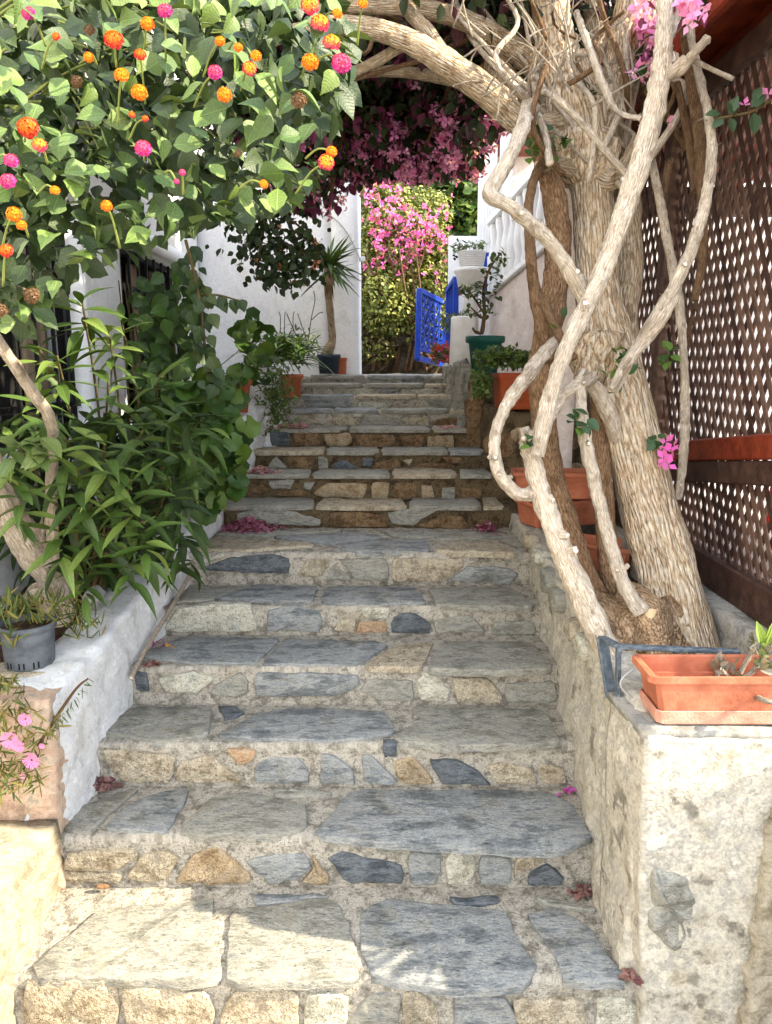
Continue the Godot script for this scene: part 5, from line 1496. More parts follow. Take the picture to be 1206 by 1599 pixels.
	for k in 10:
		s = st()
		var r := 0.09 + k * 0.0022
		var yy := 0.155 + 0.012 + k * 0.0135
		turned(s, [[r, yy - 0.0065], [r + 0.006, yy - 0.003], [r + 0.006, yy + 0.003], [r, yy + 0.0065]], wp, 30)
		part("band", s, M["white_plastic"], bk)
	pot_round("white_cylinder", "tall white cylinder with fern on top, at the right of the upper steps", "pedestal", [[0.0, 0.0], [0.10, 0.0], [0.092, 0.28], [0.09, 0.44], [0.08, 0.45], [0.0, 0.45]], deep(722, 566, 5.75) + Vector3(0, -0.12, 0), "white_plastic")
	s = st()
	turned(s, [[0.0, 0.0], [0.07, 0.0], [0.06, 0.3], [0.075, 0.36], [0.0, 0.36]], wp + Vector3(0, -0.362, 0), 20)
	tag(part("white_stand", s, M["white_plastic"]), "white pedestal carrying the wide white pot", "pedestal")
	s = st()
	rod(s, deep(716, 462, 6.6), deep(722, 445, 6.6), 0.10, 0.01)
	tag(part("orange_cloth", s, M["orange_plastic"]), "scrap of orange cloth hanging by the blue gate", "cloth")
	wl = []
	cl = []
	for q in [[708, 505, 18, 14, 5.75, 150], [720, 496, 14, 6, 5.75, 90], [735, 385, 24, 7, 6.25, 140]]:
		for k in q[5]:
			wl.append(aim(deep(q[0] + q[2] * rr(-1, 1), q[1] + q[3] * rr(-1, 1), q[4] + rr(-0.08, 0.08)), rvec() + Vector3(-0.4, -0.3, 0), rvec() + Vector3(0, 1, 0), rr(0.03, 0.07), 0.5))
			cl.append(green(Color(0.10, 0.16, 0.03), Color(0.22, 0.27, 0.06)))
	tag(scatter("fern_fronds", blade([0.0, 0.2, 0.22, 0.14, 0.0], 0.2, 0.3), M["canopy_leaf"], wl, cl), "wispy light green fern on the white pots by the gate", "fern")
	wl = []
	cl = []
	for k in 90:
		wl.append(aim(deep(690 + rr(-14, 14), 552 + rr(-14, 14), 6.6 + rr(-0.08, 0.08)), rvec(), rvec() + Vector3(0, 0, 1), rr(0.03, 0.05)))
		cl.append(Color(0.5, 0.06, 0.08) if rng.randf() < 0.5 else Color(0.10, 0.12, 0.05))
	tag(scatter("red_flowers", bract_mesh(), M["petal"], wl, cl), "small red flowers growing at the foot of the blue gate", "flowers")
	# pots at the left of the upper flight
	pot_round("clay_pot", "tall clay pot on the white block, half hidden by geranium leaves", "flowerpot", [[0.0, 0.0], [0.085, 0.0], [0.105, 0.16], [0.122, 0.165], [0.126, 0.22], [0.11, 0.22], [0.10, 0.18]], Vector3(-0.93, 1.57, -4.72), "clay_pot", 0.10, 0.19)
	pot_round("terracotta_pot", "square-rimmed terracotta pot by the top steps, under the spider plant", "flowerpot", [[0.0, 0.0], [0.09, 0.0], [0.10, 0.13], [0.115, 0.135], [0.115, 0.16], [0.10, 0.16]], Vector3(-0.70, 1.632, -5.55), "clay_pot", 0.09, 0.14)
	pot_round("white_vase", "round white speckled vase between the left pots", "vase", [[0.0, 0.0], [0.07, 0.0], [0.11, 0.08], [0.11, 0.15], [0.08, 0.22], [0.085, 0.24], [0.07, 0.24]], Vector3(-0.80, 1.60, -5.12), "planter_white", 0.07, 0.22)
	var yp := deep(514, 592, 6.1)
	yp.y = 1.79
	pot_round("blue_black_pot", "dark blue-grey pot holding the yucca against the white wall", "flowerpot", [[0.0, 0.0], [0.075, 0.0], [0.085, 0.12], [0.095, 0.125], [0.095, 0.15], [0.085, 0.15], [0.08, 0.13]], yp, "dark_pot", 0.08, 0.135)
	var bw := trough("brick_trough", "low reddish trough beside the yucca pot", yp + Vector3(0.085, -0.005, -0.12), Vector3(0.10, 0.13, 0.09), 0.2, "clay_pot")

# ---------- plants on the left ----------
func floret_head(r: float, inner: Color, outer: Color) -> ArrayMesh:
	var s := st()
	s.set_smooth_group(4294967295)
	for k in 30:
		var f := (k + 0.5) / 30.0
		var ph := acos(1.0 - f * 1.15)
		var th := k * 2.39996
		var d := Vector3(sin(ph) * cos(th), cos(ph) * 0.78, sin(ph) * sin(th))
		var c := inner.lerp(outer, smoothstep(0.15, 0.75, f + rr(-0.12, 0.12)))
		var u := d.cross(Vector3(0.3, 0.2, 0.9)).normalized()
		var v := d.cross(u)
		var p := d * r * rr(0.92, 1.06)
		for j in 5:
			var a := TAU * j / 5.0 + k
			var e := u * cos(a) + v * sin(a)
			var g := d.cross(e)
			s.set_color(c * rr(0.7, 1.12))
			quad(s, p - d * r * 0.06, p + e * r * 0.22 - g * r * 0.17 + d * r * rr(0.0, 0.10), p + e * r * rr(0.32, 0.42) + d * r * rr(-0.06, 0.06), p + e * r * 0.22 + g * r * 0.17 + d * r * rr(0.0, 0.10))
	for k in 8:
		for j in 4:
			var q := []
			for o in [[0, 0], [1, 0], [1, 1], [0, 1]]:
				var ph: float = (j + o[1]) * PI / 4.0
				var th: float = (k + o[0]) * TAU / 8.0
				q.append(Vector3(sin(ph) * cos(th), cos(ph) * 0.78, sin(ph) * sin(th)) * r * 0.82)
			s.set_color(outer * 0.55)
			quad(s, q[0], q[1], q[2], q[3])
	s.generate_normals()
	return s.commit()

func lantana() -> void:
	var base := deep(90, 940, 2.96)
	base.y = 0.9
	var t := thing("lantana_bush", "big sunlit lantana with orange, yellow and pink flower heads arching over the top left", "shrub", base)
	var s := st()
	limb(s, [[94, 985, 2.98, 28], [88, 935, 2.96, 24], [76, 900, 2.9, 21], [48, 866, 2.8, 20], [20, 825, 2.7, 18], [-4, 775, 2.6, 17], [-40, 690, 2.45, 16], [-70, 560, 2.25, 14], [-60, 400, 2.05, 12], [0, 250, 1.9, 9]], 16, 7, 0.12, 0.05)
	part("trunk", s, M["pale_bark"], t)
	for q in [[[92, 945, 2.95, 14], [76, 870, 2.86, 10], [60, 836, 2.8, 9], [30, 800, 2.7, 9], [6, 750, 2.6, 8], [-10, 700, 2.5, 7], [-60, 600, 2.2, 6]], [[-12, 520, 2.15, 9], [20, 566, 2.2, 9], [50, 612, 2.3, 9], [76, 650, 2.4, 9], [84, 700, 2.55, 8], [80, 780, 2.7, 9], [86, 920, 2.95, 10]], [[60, 836, 2.8, 8], [70, 815, 2.8, 6], [74, 780, 2.8, 4]], [[100, 950, 2.95, 20], [66, 925, 2.92, 18], [40, 940, 2.92, 8]]]:
		s = st()
		limb(s, q, 12, 7, 0.12, 0.04)
		part("stem", s, M["pale_bark"], t)
	# arching green stems from the left
	for k in 20:
		s = st()
		var a := deep(rr(-120, 60), rr(-60, 380), rr(1.6, 2.1))
		var b := deep(rr(80, 480), rr(-20, 330), rr(1.5, 1.9))
		stem(s, [a, a.lerp(b, 0.35) + Vector3(0, 0.10, 0), a.lerp(b, 0.7) + Vector3(0, 0.08, 0), b], [0.004, 0.003, 0.0022, 0.0014], 7, 5, 0.05, 0.0, 1, 0.1)
		part("stem", s, M["stem_green"], t)
	var shapes := [blade([0.02, 0.20, 0.33, 0.37, 0.33, 0.24, 0.12, 0.0], 0.22, 0.22, 0.05), blade([0.02, 0.22, 0.36, 0.38, 0.31, 0.22, 0.10, 0.0], 0.45, 0.38, 0.05), blade([0.02, 0.18, 0.30, 0.35, 0.33, 0.25, 0.13, 0.0], 0.12, 0.10, 0.05, 0.02)]
	var shades := []
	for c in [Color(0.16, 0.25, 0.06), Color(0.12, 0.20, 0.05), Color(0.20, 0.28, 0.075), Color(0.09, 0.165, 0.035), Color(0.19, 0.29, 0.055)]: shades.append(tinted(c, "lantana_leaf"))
	var zone := PackedVector2Array([Vector2(-40, -30), Vector2(540, -30), Vector2(548, 60), Vector2(535, 140), Vector2(520, 200), Vector2(480, 190), Vector2(440, 240), Vector2(500, 250), Vector2(480, 310), Vector2(420, 330), Vector2(330, 350), Vector2(210, 385), Vector2(130, 410), Vector2(70, 470), Vector2(40, 500), Vector2(-40, 520)])
	var big := []
	var small := []
	var tints := []
	while big.size() < 300:
		var p := Vector2(rr(-40, 550), rr(-30, 520))
		if not Geometry2D.is_point_in_polygon(p, zone): continue
		var d := rr(1.25, 1.5) + p.y * 0.0004
		var dir := Vector3(rr(-0.8, 1.0), rr(-1.1, 0.25), rr(-0.3, 0.9))
		var nrm := Vector3(rr(-0.1, 1.5), rr(0.0, 1.2), rr(-0.1, 0.9))
		big.append(aim(deep(p.x, p.y, d), dir, nrm, rr(0.036, 0.060)))
	leaves(t, shapes, shades, big)
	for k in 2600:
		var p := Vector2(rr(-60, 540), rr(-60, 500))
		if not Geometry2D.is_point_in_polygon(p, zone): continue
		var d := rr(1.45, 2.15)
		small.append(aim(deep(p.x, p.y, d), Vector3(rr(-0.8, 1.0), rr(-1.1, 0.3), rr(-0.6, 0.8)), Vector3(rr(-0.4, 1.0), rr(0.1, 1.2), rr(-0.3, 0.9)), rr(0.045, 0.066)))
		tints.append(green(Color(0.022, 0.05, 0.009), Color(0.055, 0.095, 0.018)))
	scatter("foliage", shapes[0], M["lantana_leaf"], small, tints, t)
	# flower heads
	var heads := [floret_head(0.019, Color(0.80, 0.20, 0.01), Color(0.58, 0.03, 0.03)), floret_head(0.019, Color(0.84, 0.34, 0.01), Color(0.80, 0.20, 0.01)), floret_head(0.019, Color(0.70, 0.10, 0.22), Color(0.56, 0.03, 0.30)), floret_head(0.019, Color(0.86, 0.40, 0.02), Color(0.66, 0.05, 0.16))]
	var pet: StandardMaterial3D = M["petal"]
	for q in [[178, 64, 17, 0], [231, 38, 12, 1], [190, 118, 13, 1], [218, 145, 14, 1], [219, 87, 11, 0], [44, 200, 18, 0], [62, 228, 13, 3], [224, 233, 15, 2], [18, 252, 13, 2], [13, 284, 14, 2], [258, 18, 13, 2], [336, 114, 13, 2], [351, 149, 13, 1], [390, 108, 12, 3], [400, 88, 10, 1], [344, 65, 9, 1], [373, 75, 8, 1], [485, 98, 15, 1], [533, 100, 17, 2], [518, 68, 15, 3], [500, 38, 16, 3], [485, 10, 16, 3], [527, 22, 9, 1], [510, 254, 14, 3], [518, 237, 10, 1], [167, 322, 10, 1], [86, 298, 9, 1], [22, 335, 13, 1], [34, 352, 9, 1], [10, 392, 12, 0], [412, 288, 8, 1], [139, 90, 9, 1], [45, 22, 12, 2], [88, 58, 7, 0], [567, 6, 9, 1], [285, 270, 6, 2], [276, 284, 5, 2], [206, 180, 6, 0], [227, 186, 6, 0]]:
		var o := hang("flower_head", heads[q[3]], pet, t)
		var k: float = q[2] * 1.25 / FOCAL / 0.0225
		o.transform = aim(deep(q[0], q[1], 1.25) - base, Vector3(rr(-1, 1), -0.4, 0.2), Vector3(rr(-0.1, 0.6), 0.6, 0.9), k)
		s = st()
		var p := deep(q[0], q[1], 1.26)
		var e := p + Vector3(rr(-0.06, 0.0), rr(-0.06, 0.03), -0.06)
		stem(s, [p, p.lerp(e, 0.5) + Vector3(0, 0.01, 0), e], [0.0018, 0.0016, 0.0022], 5, 3, 0.0)
		part("stalk", s, M["stem_green"], t)
	# seed heads, dry
	for q in [[467, 157, 12], [120, 128, 9], [50, 462, 12], [140, 48, 8], [2, 485, 10], [372, 240, 6]]:
		var o := hang("seed_head", heads[0], tinted(Color(0.16, 0.08, 0.03)), t)
		o.transform = aim(deep(q[0], q[1], 1.3) - base, rvec(), Vector3(0.2, 0.3, 0.9), q[2] * 1.3 / FOCAL / 0.019)

func left_plants() -> void:
	var s: SurfaceTool
	# shrub with long lance-shaped leaves
	var t := thing("lance_leaved_shrub", "dark glossy shrub with long lance-shaped leaves in whorls, in the left planter", "shrub", Vector3(-1.30, 0.85, -2.9))
	var lance := [blade([0.01, 0.07, 0.115, 0.13, 0.12, 0.09, 0.05, 0.0], 0.4, 0.35), blade([0.01, 0.06, 0.10, 0.125, 0.12, 0.10, 0.06, 0.0], 0.25, 0.15), blade([0.01, 0.08, 0.13, 0.14, 0.12, 0.085, 0.04, 0.0], 0.5, 0.6)]
	var shades := [tinted(Color(0.055, 0.11, 0.018)), tinted(Color(0.095, 0.17, 0.025)), tinted(Color(0.14, 0.22, 0.035)), tinted(Color(0.07, 0.13, 0.02)), tinted(Color(0.20, 0.29, 0.06)), tinted(Color(0.08, 0.15, 0.022)), tinted(Color(0.10, 0.18, 0.03))]
	var where := []
	for q in [[128, 470, 2.9, 70], [170, 520, 3.0, 64], [190, 505, 3.3, 60], [90, 560, 2.8, 64], [60, 620, 2.6, 66], [100, 690, 2.5, 70], [165, 690, 2.5, 72], [225, 675, 2.7, 66], [205, 755, 2.5, 74], [145, 790, 2.5, 70], [95, 820, 2.5, 66], [225, 820, 2.5, 66], [265, 750, 2.7, 66], [200, 860, 2.55, 60], [285, 680, 2.9, 60], [30, 760, 2.4, 60], [170, 600, 2.9, 64], [250, 590, 3.2, 56], [60, 545, 2.9, 56], [130, 880, 2.6, 50], [320, 650, 3.3, 50], [20, 690, 2.4, 62], [180, 735, 2.6, 70], [120, 740, 2.45, 70]]:
		var tip := deep(q[0], q[1], q[2])
		var n := 11
		var len: float = q[3] * q[2] / FOCAL * 1.05
		var ph := rr(0, 6)
		for k in n:
			var a := ph + k * 2.4
			var rise := lerpf(0.7, -0.75, float(k) / n) + rr(-0.2, 0.2)
			var d := Vector3(cos(a), rise, sin(a) * 0.8 + 0.25)
			where.append(aim(tip - Vector3(0, 0.012 * k, 0), d, Vector3(0, 1, 0.25) + rvec() * 0.25, len * rr(0.75, 1.1)))
		s = st()
		var foot := Vector3(clampf(tip.x * 0.6 - 0.55, -1.42, -1.2), 0.88, minf(tip.z, -2.8) - rr(0.05, 0.4))
		stem(s, [foot, foot.lerp(tip, 0.5) + Vector3(rr(-0.07, 0.07), 0.10, -0.08), tip + Vector3(0, 0.01, 0)], [0.007, 0.0055, 0.004], 7, 7, 0.1)
		part("stem", s, M["stem_brown"], t)
	leaves(t, lance, shades, where)
	var wl := []
	var cl := []
	for k in 620:
		var p := deep(rr(-20, 300), rr(640, 890), rr(2.8, 3.4))
		if p.y < 0.9: continue
		if p.x < -1.45: continue
		wl.append(aim(p, Vector3(rr(-1, 1), rr(-1, 0.4), rr(-0.5, 0.8)), Vector3(0, 1, 0.3) + rvec() * 0.4, rr(0.12, 0.2)))
		cl.append(green(Color(0.025, 0.055, 0.012), Color(0.07, 0.125, 0.025)))
	scatter("foliage", lance[0], M["glossy_leaf"], wl, cl, t)
	# pale sprig by the trunk
	where = []
	for k in 14: where.append(aim(deep(40 + rr(-28, 30), 700 + rr(-18, 18), 2.2), Vector3(rr(-0.6, 1), rr(-0.6, 0.5), 0.5), Vector3(0.5, 1, 0.4) + rvec() * 0.3, rr(0.06, 0.09)))
	leaves(t, [blade([0.02, 0.20, 0.30, 0.28, 0.18, 0.0], 0.3, 0.3)], [tinted(Color(0.16, 0.22, 0.06)), tinted(Color(0.12, 0.19, 0.05))], where)
	# geranium
	var g := thing("geranium", "broad mass of round-leaved geranium spilling over the left wall towards the steps", "plant", Vector3(-1.1, 1.15, -3.8))
	where = []
	var gs := [tinted(Color(0.06, 0.15, 0.014)), tinted(Color(0.085, 0.19, 0.018)), tinted(Color(0.045, 0.115, 0.012)), tinted(Color(0.13, 0.22, 0.025))]
	for q in [[330, 640, 46, 46, 3.9, 60], [345, 700, 34, 50, 3.8, 56], [290, 680, 50, 60, 3.9, 60], [340, 760, 26, 30, 3.75, 24], [400, 540, 26, 20, 4.6, 20], [375, 590, 26, 30, 4.3, 24], [260, 620, 40, 50, 4.0, 36], [385, 510, 14, 10, 4.6, 8]]:
		for k in q[5]:
			var p := deep(q[0] + q[2] * rr(-1, 1), q[1] + q[3] * rr(-1, 1), q[4] + rr(-0.2, 0.2))
			where.append(aim(p, Vector3(rr(-0.7, 0.7), rr(-1, 0.3), rr(0.0, 0.8)), Vector3(rr(-0.2, 0.7), rr(0.2, 1), rr(0.3, 1.2)), rr(0.075, 0.12)))
	leaves(g, [round_leaf(7, 0.16), round_leaf(6, 0.24)], gs, where)
	for k in 40:
		s = st()
		var tr: Transform3D = where[k * 7 % where.size()]
		var a := tr.origin
		stem(s, [a, a + Vector3(rr(-0.06, 0.02), -0.08, -0.06), Vector3(-1.08 + rr(-0.1, 0.05), maxf(a.y - 0.25, 1.15), a.z - 0.1)], [0.0025, 0.003, 0.004], 5, 4, 0.0)
		part("stem", s, M["stem_green"], g)
	# ivy on the second window, and the strand of leaves that hangs beside it
	var iv := thing("window_vine", "dark climbing vine over the second barred window of the white house", "vine", Vector3(-1.42, 1.3, -4.9))
	where = []
	for k in 200:
		var p := deep(rr(212, 318), rr(425, 640), rr(3.7, 4.3))
		if p.x < -1.48: p.x = rr(-1.47, -1.38)
		where.append(aim(p, Vector3(rr(-0.7, 0.7), rr(-1, 0.1), rr(0, 0.6)), Vector3(rr(0.2, 1), rr(0.1, 0.8), rr(0.2, 1)), rr(0.06, 0.10)))
	leaves(iv, [blade([0.02, 0.34, 0.42, 0.36, 0.2, 0.0], 0.2, 0.2)], [tinted(Color(0.04, 0.10, 0.010)), tinted(Color(0.06, 0.13, 0.014)), tinted(Color(0.035, 0.08, 0.010))], where)
	for k in 8:
		s = st()
		var z := -4.3 - k * 0.16
		stem(s, [Vector3(-1.44, 1.3, z), Vector3(-1.44, 1.8, z + rr(-0.1, 0.1)), Vector3(-1.43, 2.3, z + rr(-0.2, 0.2))], [0.008, 0.006, 0.003], 6, 5, 0.1)
		part("stem", s, M["stem_brown"], iv)
	var hs := thing("hanging_strand", "long strand of small heart-shaped leaves hanging in front of the white wall", "vine", deep(310, 400, 3.6))
	s = st()
	limb(s, [[290, 375, 3.5, 2.5], [304, 430, 3.55, 2.5], [315, 490, 3.6, 2.2], [322, 560, 3.65, 2], [330, 610, 3.7, 1.5]], 6, 6, 0.0)
	limb(s, [[312, 460, 3.6, 2], [345, 462, 3.6, 1.6], [378, 472, 3.6, 1]], 6, 5, 0.0)
	part("stem", s, M["stem_brown"], hs)
	where = []
	for k in 46:
		var f := k / 45.0
		where.append(aim(deep(292 + 36 * f + rr(-24, 26) * (1.0 - f * 0.3), 385 + 215 * f, 3.6 + rr(-0.05, 0.05)), Vector3(rr(-1, 1), -0.7, rr(0, 0.4)), Vector3(rr(-0.3, 0.6), 0.6, 0.8), rr(0.05, 0.085)))
	for k in 14: where.append(aim(deep(318 + k * 4.6, 462 + rr(-3, 5) + k * 0.6, 3.6), Vector3(rr(-0.6, 0.8), -0.8, 0.1), Vector3(rr(-0.3, 0.6), 0.6, 0.8), rr(0.045, 0.065)))
	leaves(hs, [blade([0.02, 0.34, 0.40, 0.30, 0.16, 0.0], 0.2, 0.25)], [tinted(Color(0.04, 0.085, 0.02)), tinted(Color(0.03, 0.065, 0.018)), tinted(Color(0.07, 0.11, 0.02))], where)
	# small-leaved vine with red flowers hanging in front of the white wall
	var rv := thing("red_flowered_vine", "thin hanging vine with small dark leaves and red flowers against the white wall", "vine", deep(430, 330, 4.6))
	wl = []
	cl = []
	for q in [[420, 330, 40, 30, 150], [410, 380, 40, 30, 170], [445, 400, 40, 26, 150], [430, 430, 34, 18, 100], [470, 370, 20, 24, 60], [490, 395, 14, 16, 36], [380, 350, 20, 20, 40], [455, 440, 30, 8, 40], [490, 420, 16, 10, 20]]:
		for k in q[4]:
			wl.append(aim(deep(q[0] + q[2] * rng.randfn(0, 0.6), q[1] + q[3] * rng.randfn(0, 0.6), 4.6 + rr(-0.2, 0.2)), rvec() + Vector3(0, -0.6, 0), rvec() + Vector3(0, 0.5, 0.7), rr(0.035, 0.06)))
			cl.append(green(Color(0.02, 0.045, 0.015), Color(0.05, 0.085, 0.02)))
	scatter("foliage", blade([0.0, 0.32, 0.38, 0.22, 0.0], 0.2, 0.2), M["canopy_leaf"], wl, cl, rv)
	for q in [[[420, 250, 4.6, 3], [415, 330, 4.6, 3], [405, 400, 4.6, 2], [400, 440, 4.6, 1]], [[430, 260, 4.6, 3], [450, 340, 4.6, 2.5], [470, 390, 4.6, 2], [500, 420, 4.6, 1]], [[415, 330, 4.6, 2], [440, 390, 4.6, 2], [455, 445, 4.6, 1]], [[450, 340, 4.6, 2], [485, 370, 4.6, 1.5], [500, 400, 4.6, 1]]]:
		s = st()
		limb(s, q, 6, 6, 0.0)
		part("stem", s, M["stem_brown"], rv)
	for q in [[436, 356, 5], [437, 390, 5], [440, 418, 6], [458, 442, 5], [474, 445, 4], [490, 378, 6], [494, 412, 7], [488, 418, 5], [400, 408, 4]]:
		var o := hang("flower", bract_mesh(), tinted(Color(0.5, 0.05, 0.03), "petal"), rv)
		o.transform = aim(deep(q[0], q[1], 4.5) - origin_of(rv), rvec(), Vector3(0, 0.3, 1), q[2] * 4.5 / FOCAL * 1.3)
	# spider plant and wispy herbs by the upper pots
	var sp := thing("spider_plant", "arching light green spider plant in the pots at the left of the top steps", "plant", Vector3(-0.80, 1.8, -5.3))
	where = []
	for k in 190:
		var f := rr(-1, 1)
		var a := rr(0, TAU)
		var c := deep(450 + rr(-34, 24), 560 + rr(-26, 12), 5.2 + rr(-0.15, 0.15))
		where.append(aim(c, Vector3(cos(a), rr(0.0, 1.1), sin(a) * 0.7 + 0.2), Vector3(0, 1, 0.1), rr(0.14, 0.26)))
	leaves(sp, [blade([0.03, 0.045, 0.05, 0.045, 0.035, 0.02, 0.0], 0.5, 0.75), blade([0.03, 0.04, 0.045, 0.04, 0.03, 0.02, 0.0], 0.5, 0.4)], [tinted(Color(0.10, 0.20, 0.03)), tinted(Color(0.17, 0.27, 0.05)), tinted(Color(0.26, 0.34, 0.12)), tinted(Color(0.07, 0.15, 0.025))], where)
	wl = []
	cl = []
	for q in [[430, 620, 26, 50, 4.95, 620], [410, 560, 30, 30, 5.1, 200], [455, 540, 40, 22, 5.4, 420]]:
		for k in q[5]:
			wl.append(aim(deep(q[0] + q[2] * rng.randfn(0, 0.5), q[1] + q[3] * rng.randfn(0, 0.5), q[4] + rr(-0.1, 0.1)), rvec() + Vector3(0, 0.2, 0.2), rvec() + Vector3(0, 1, 0.4), rr(0.025, 0.06), 0.5))
			cl.append(green(Color(0.06, 0.12, 0.025), Color(0.20, 0.27, 0.06)))
	tag(scatter("wispy_herbs", blade([0.0, 0.3, 0.34, 0.2, 0.0], 0.2, 0.2), M["canopy_leaf"], wl, cl), "fine-leaved herbs trailing between the left pots by the upper steps", "herbs")
	var dr := thing("dry_stalks", "thin dry flower stalks standing in front of the white wall", "stalks", deep(470, 560, 5.6))
	for q in [[[470, 540], [452, 500], [448, 490]], [[438, 520], [438, 496], [436, 488]], [[444, 520], [445, 494], [446, 487]], [[480, 545], [486, 500], [492, 470], [490, 455]], [[458, 520], [458, 495], [460, 487]], [[482, 540], [470, 505], [465, 490]], [[487, 500], [498, 490], [505, 488]]]:
		s = st()
		var pts := []
		for e in q: pts.append(deep(e[0], e[1], 5.6))
		wire(s, pts, 0.0035, 5, 4)
		part("stalk", s, M["stem_brown"], dr)
	# yucca
	var yp := deep(514, 592, 6.1)
	yp.y = 1.93
	var y := thing("yucca_tree", "slim yucca with a bent stem and a crown of stiff leaves before the white wall", "tree", yp)
	s = st()
	limb(s, [[512, 580, 6.12, 9], [508, 562, 6.1, 9], [514, 545, 6.06, 8], [519, 530, 6.04, 6], [516, 490, 5.98, 5.5], [513, 455, 5.9, 6], [514, 436, 5.86, 9], [514, 418, 5.82, 7]], 12, 8, 0.08, 0.05, 2, 0.2)
	part("trunk", s, M["bark"], y)
	where = []
	for k in 95:
		var a := rr(0, TAU)
		var e := rr(-0.65, 1.15)
		where.append(aim(deep(514, 416, 5.82) + Vector3(0, rr(-0.05, 0.05), 0), Vector3(cos(a) * cos(e), sin(e), sin(a) * cos(e)), Vector3(0, 1, 0), rr(0.20, 0.34)))
	leaves(y, [blade([0.05, 0.06, 0.06, 0.05, 0.03, 0.0], 0.4, 0.08), blade([0.05, 0.06, 0.06, 0.05, 0.03, 0.0], 0.4, 0.2)], [tinted(Color(0.08, 0.16, 0.035)), tinted(Color(0.16, 0.26, 0.06)), tinted(Color(0.11, 0.20, 0.04))], where)
	where = []
	for k in 40:
		var a := rr(0, TAU)
		where.append(aim(deep(514, 432 + rr(-8, 8), 5.85), Vector3(cos(a) * 0.35, -1, sin(a) * 0.35), Vector3(cos(a), 0, sin(a)), rr(0.10, 0.17)))
	leaves(y, [blade([0.05, 0.07, 0.06, 0.04, 0.0], 0.3, 0.1)], [tinted(Color(0.30, 0.20, 0.08)), tinted(Color(0.22, 0.12, 0.05))], where, "dry_leaf")
	# bougainvillea sprigs by the lattice
	var sg := thing("blossom_sprig", "sprig of bright magenta bracts low beside the leaning trunk", "flowers", deep(1045, 705, 2.6))
	for q in [[1040, 690, 2.6, 9], [1048, 706, 2.58, 9], [1036, 716, 2.6, 9], [1044, 726, 2.58, 9], [1050, 718, 2.6, 8], [1036, 700, 2.6, 8], [1046, 680, 2.6, 6], [1052, 695, 2.6, 7], [1034, 726, 2.6, 7]]:
		var o := hang("bract", bract_mesh(), tinted(Color(0.72, 0.07, 0.50) if q[1] > 685 else Color(0.72, 0.2, 0.3), "petal"), sg)
		o.transform = aim(deep(q[0], q[1], q[2]) - origin_of(sg), rvec() + Vector3(0, -0.5, 0), Vector3(rr(-0.4, 0.4), 0.2, 1), q[3] * q[2] / FOCAL * 1.7)
	where = []
	for k in 9: where.append(aim(deep(1030 + rr(-8, 6), 690 + rr(-14, 16), 2.62), rvec(), Vector3(0, 0.6, 1), rr(0.03, 0.05)))
	leaves(sg, [blade([0.0, 0.3, 0.36, 0.2, 0.0], 0.2, 0.2)], [tinted(Color(0.04, 0.10, 0.03))], where)
	var sg2 := thing("blossom_sprig", "leafy sprig with two pale magenta bracts before the upper lattice at the right edge", "flowers", deep(1160, 170, 2.4))
	for q in [[1163, 164, 7], [1200, 148, 9], [1206, 160, 8], [1041, 191, 10]]:
		var o := hang("bract", bract_mesh(), tinted(Color(0.62, 0.12, 0.44), "petal"), sg2)
		o.transform = aim(deep(q[0], q[1], 2.4 if q[0] > 1100 else 2.5) - origin_of(sg2), rvec(), Vector3(rr(-0.4, 0.4), 0.3, 1), q[2] * 2.4 / FOCAL * 1.7)
	s = st()
	limb(s, [[1115, 186, 2.4, 1.5], [1150, 180, 2.4, 2], [1180, 172, 2.4, 2], [1230, 140, 2.4, 2]], 6, 5, 0.0)
	part("stem", s, M["stem_brown"], sg2)
	where = []
	for q in [[1125, 178, -1, 0], [1130, 184, -0.6, -0.5], [1138, 178, 0.2, 0.5], [1140, 184, 0.3, -0.8], [1176, 158, 0.5, 1], [1178, 176, 0.1, -1], [1150, 180, -0.4, 0.4], [1172, 168, 0.8, 0.7]]: where.append(aim(deep(q[0], q[1], 2.4), Vector3(q[2], q[3], 0.2), Vector3(0, 0.6, 1), rr(0.045, 0.07)))
	leaves(sg2, [blade([0.0, 0.26, 0.32, 0.2, 0.0], 0.2, 0.2)], [tinted(Color(0.05, 0.10, 0.04))], where)

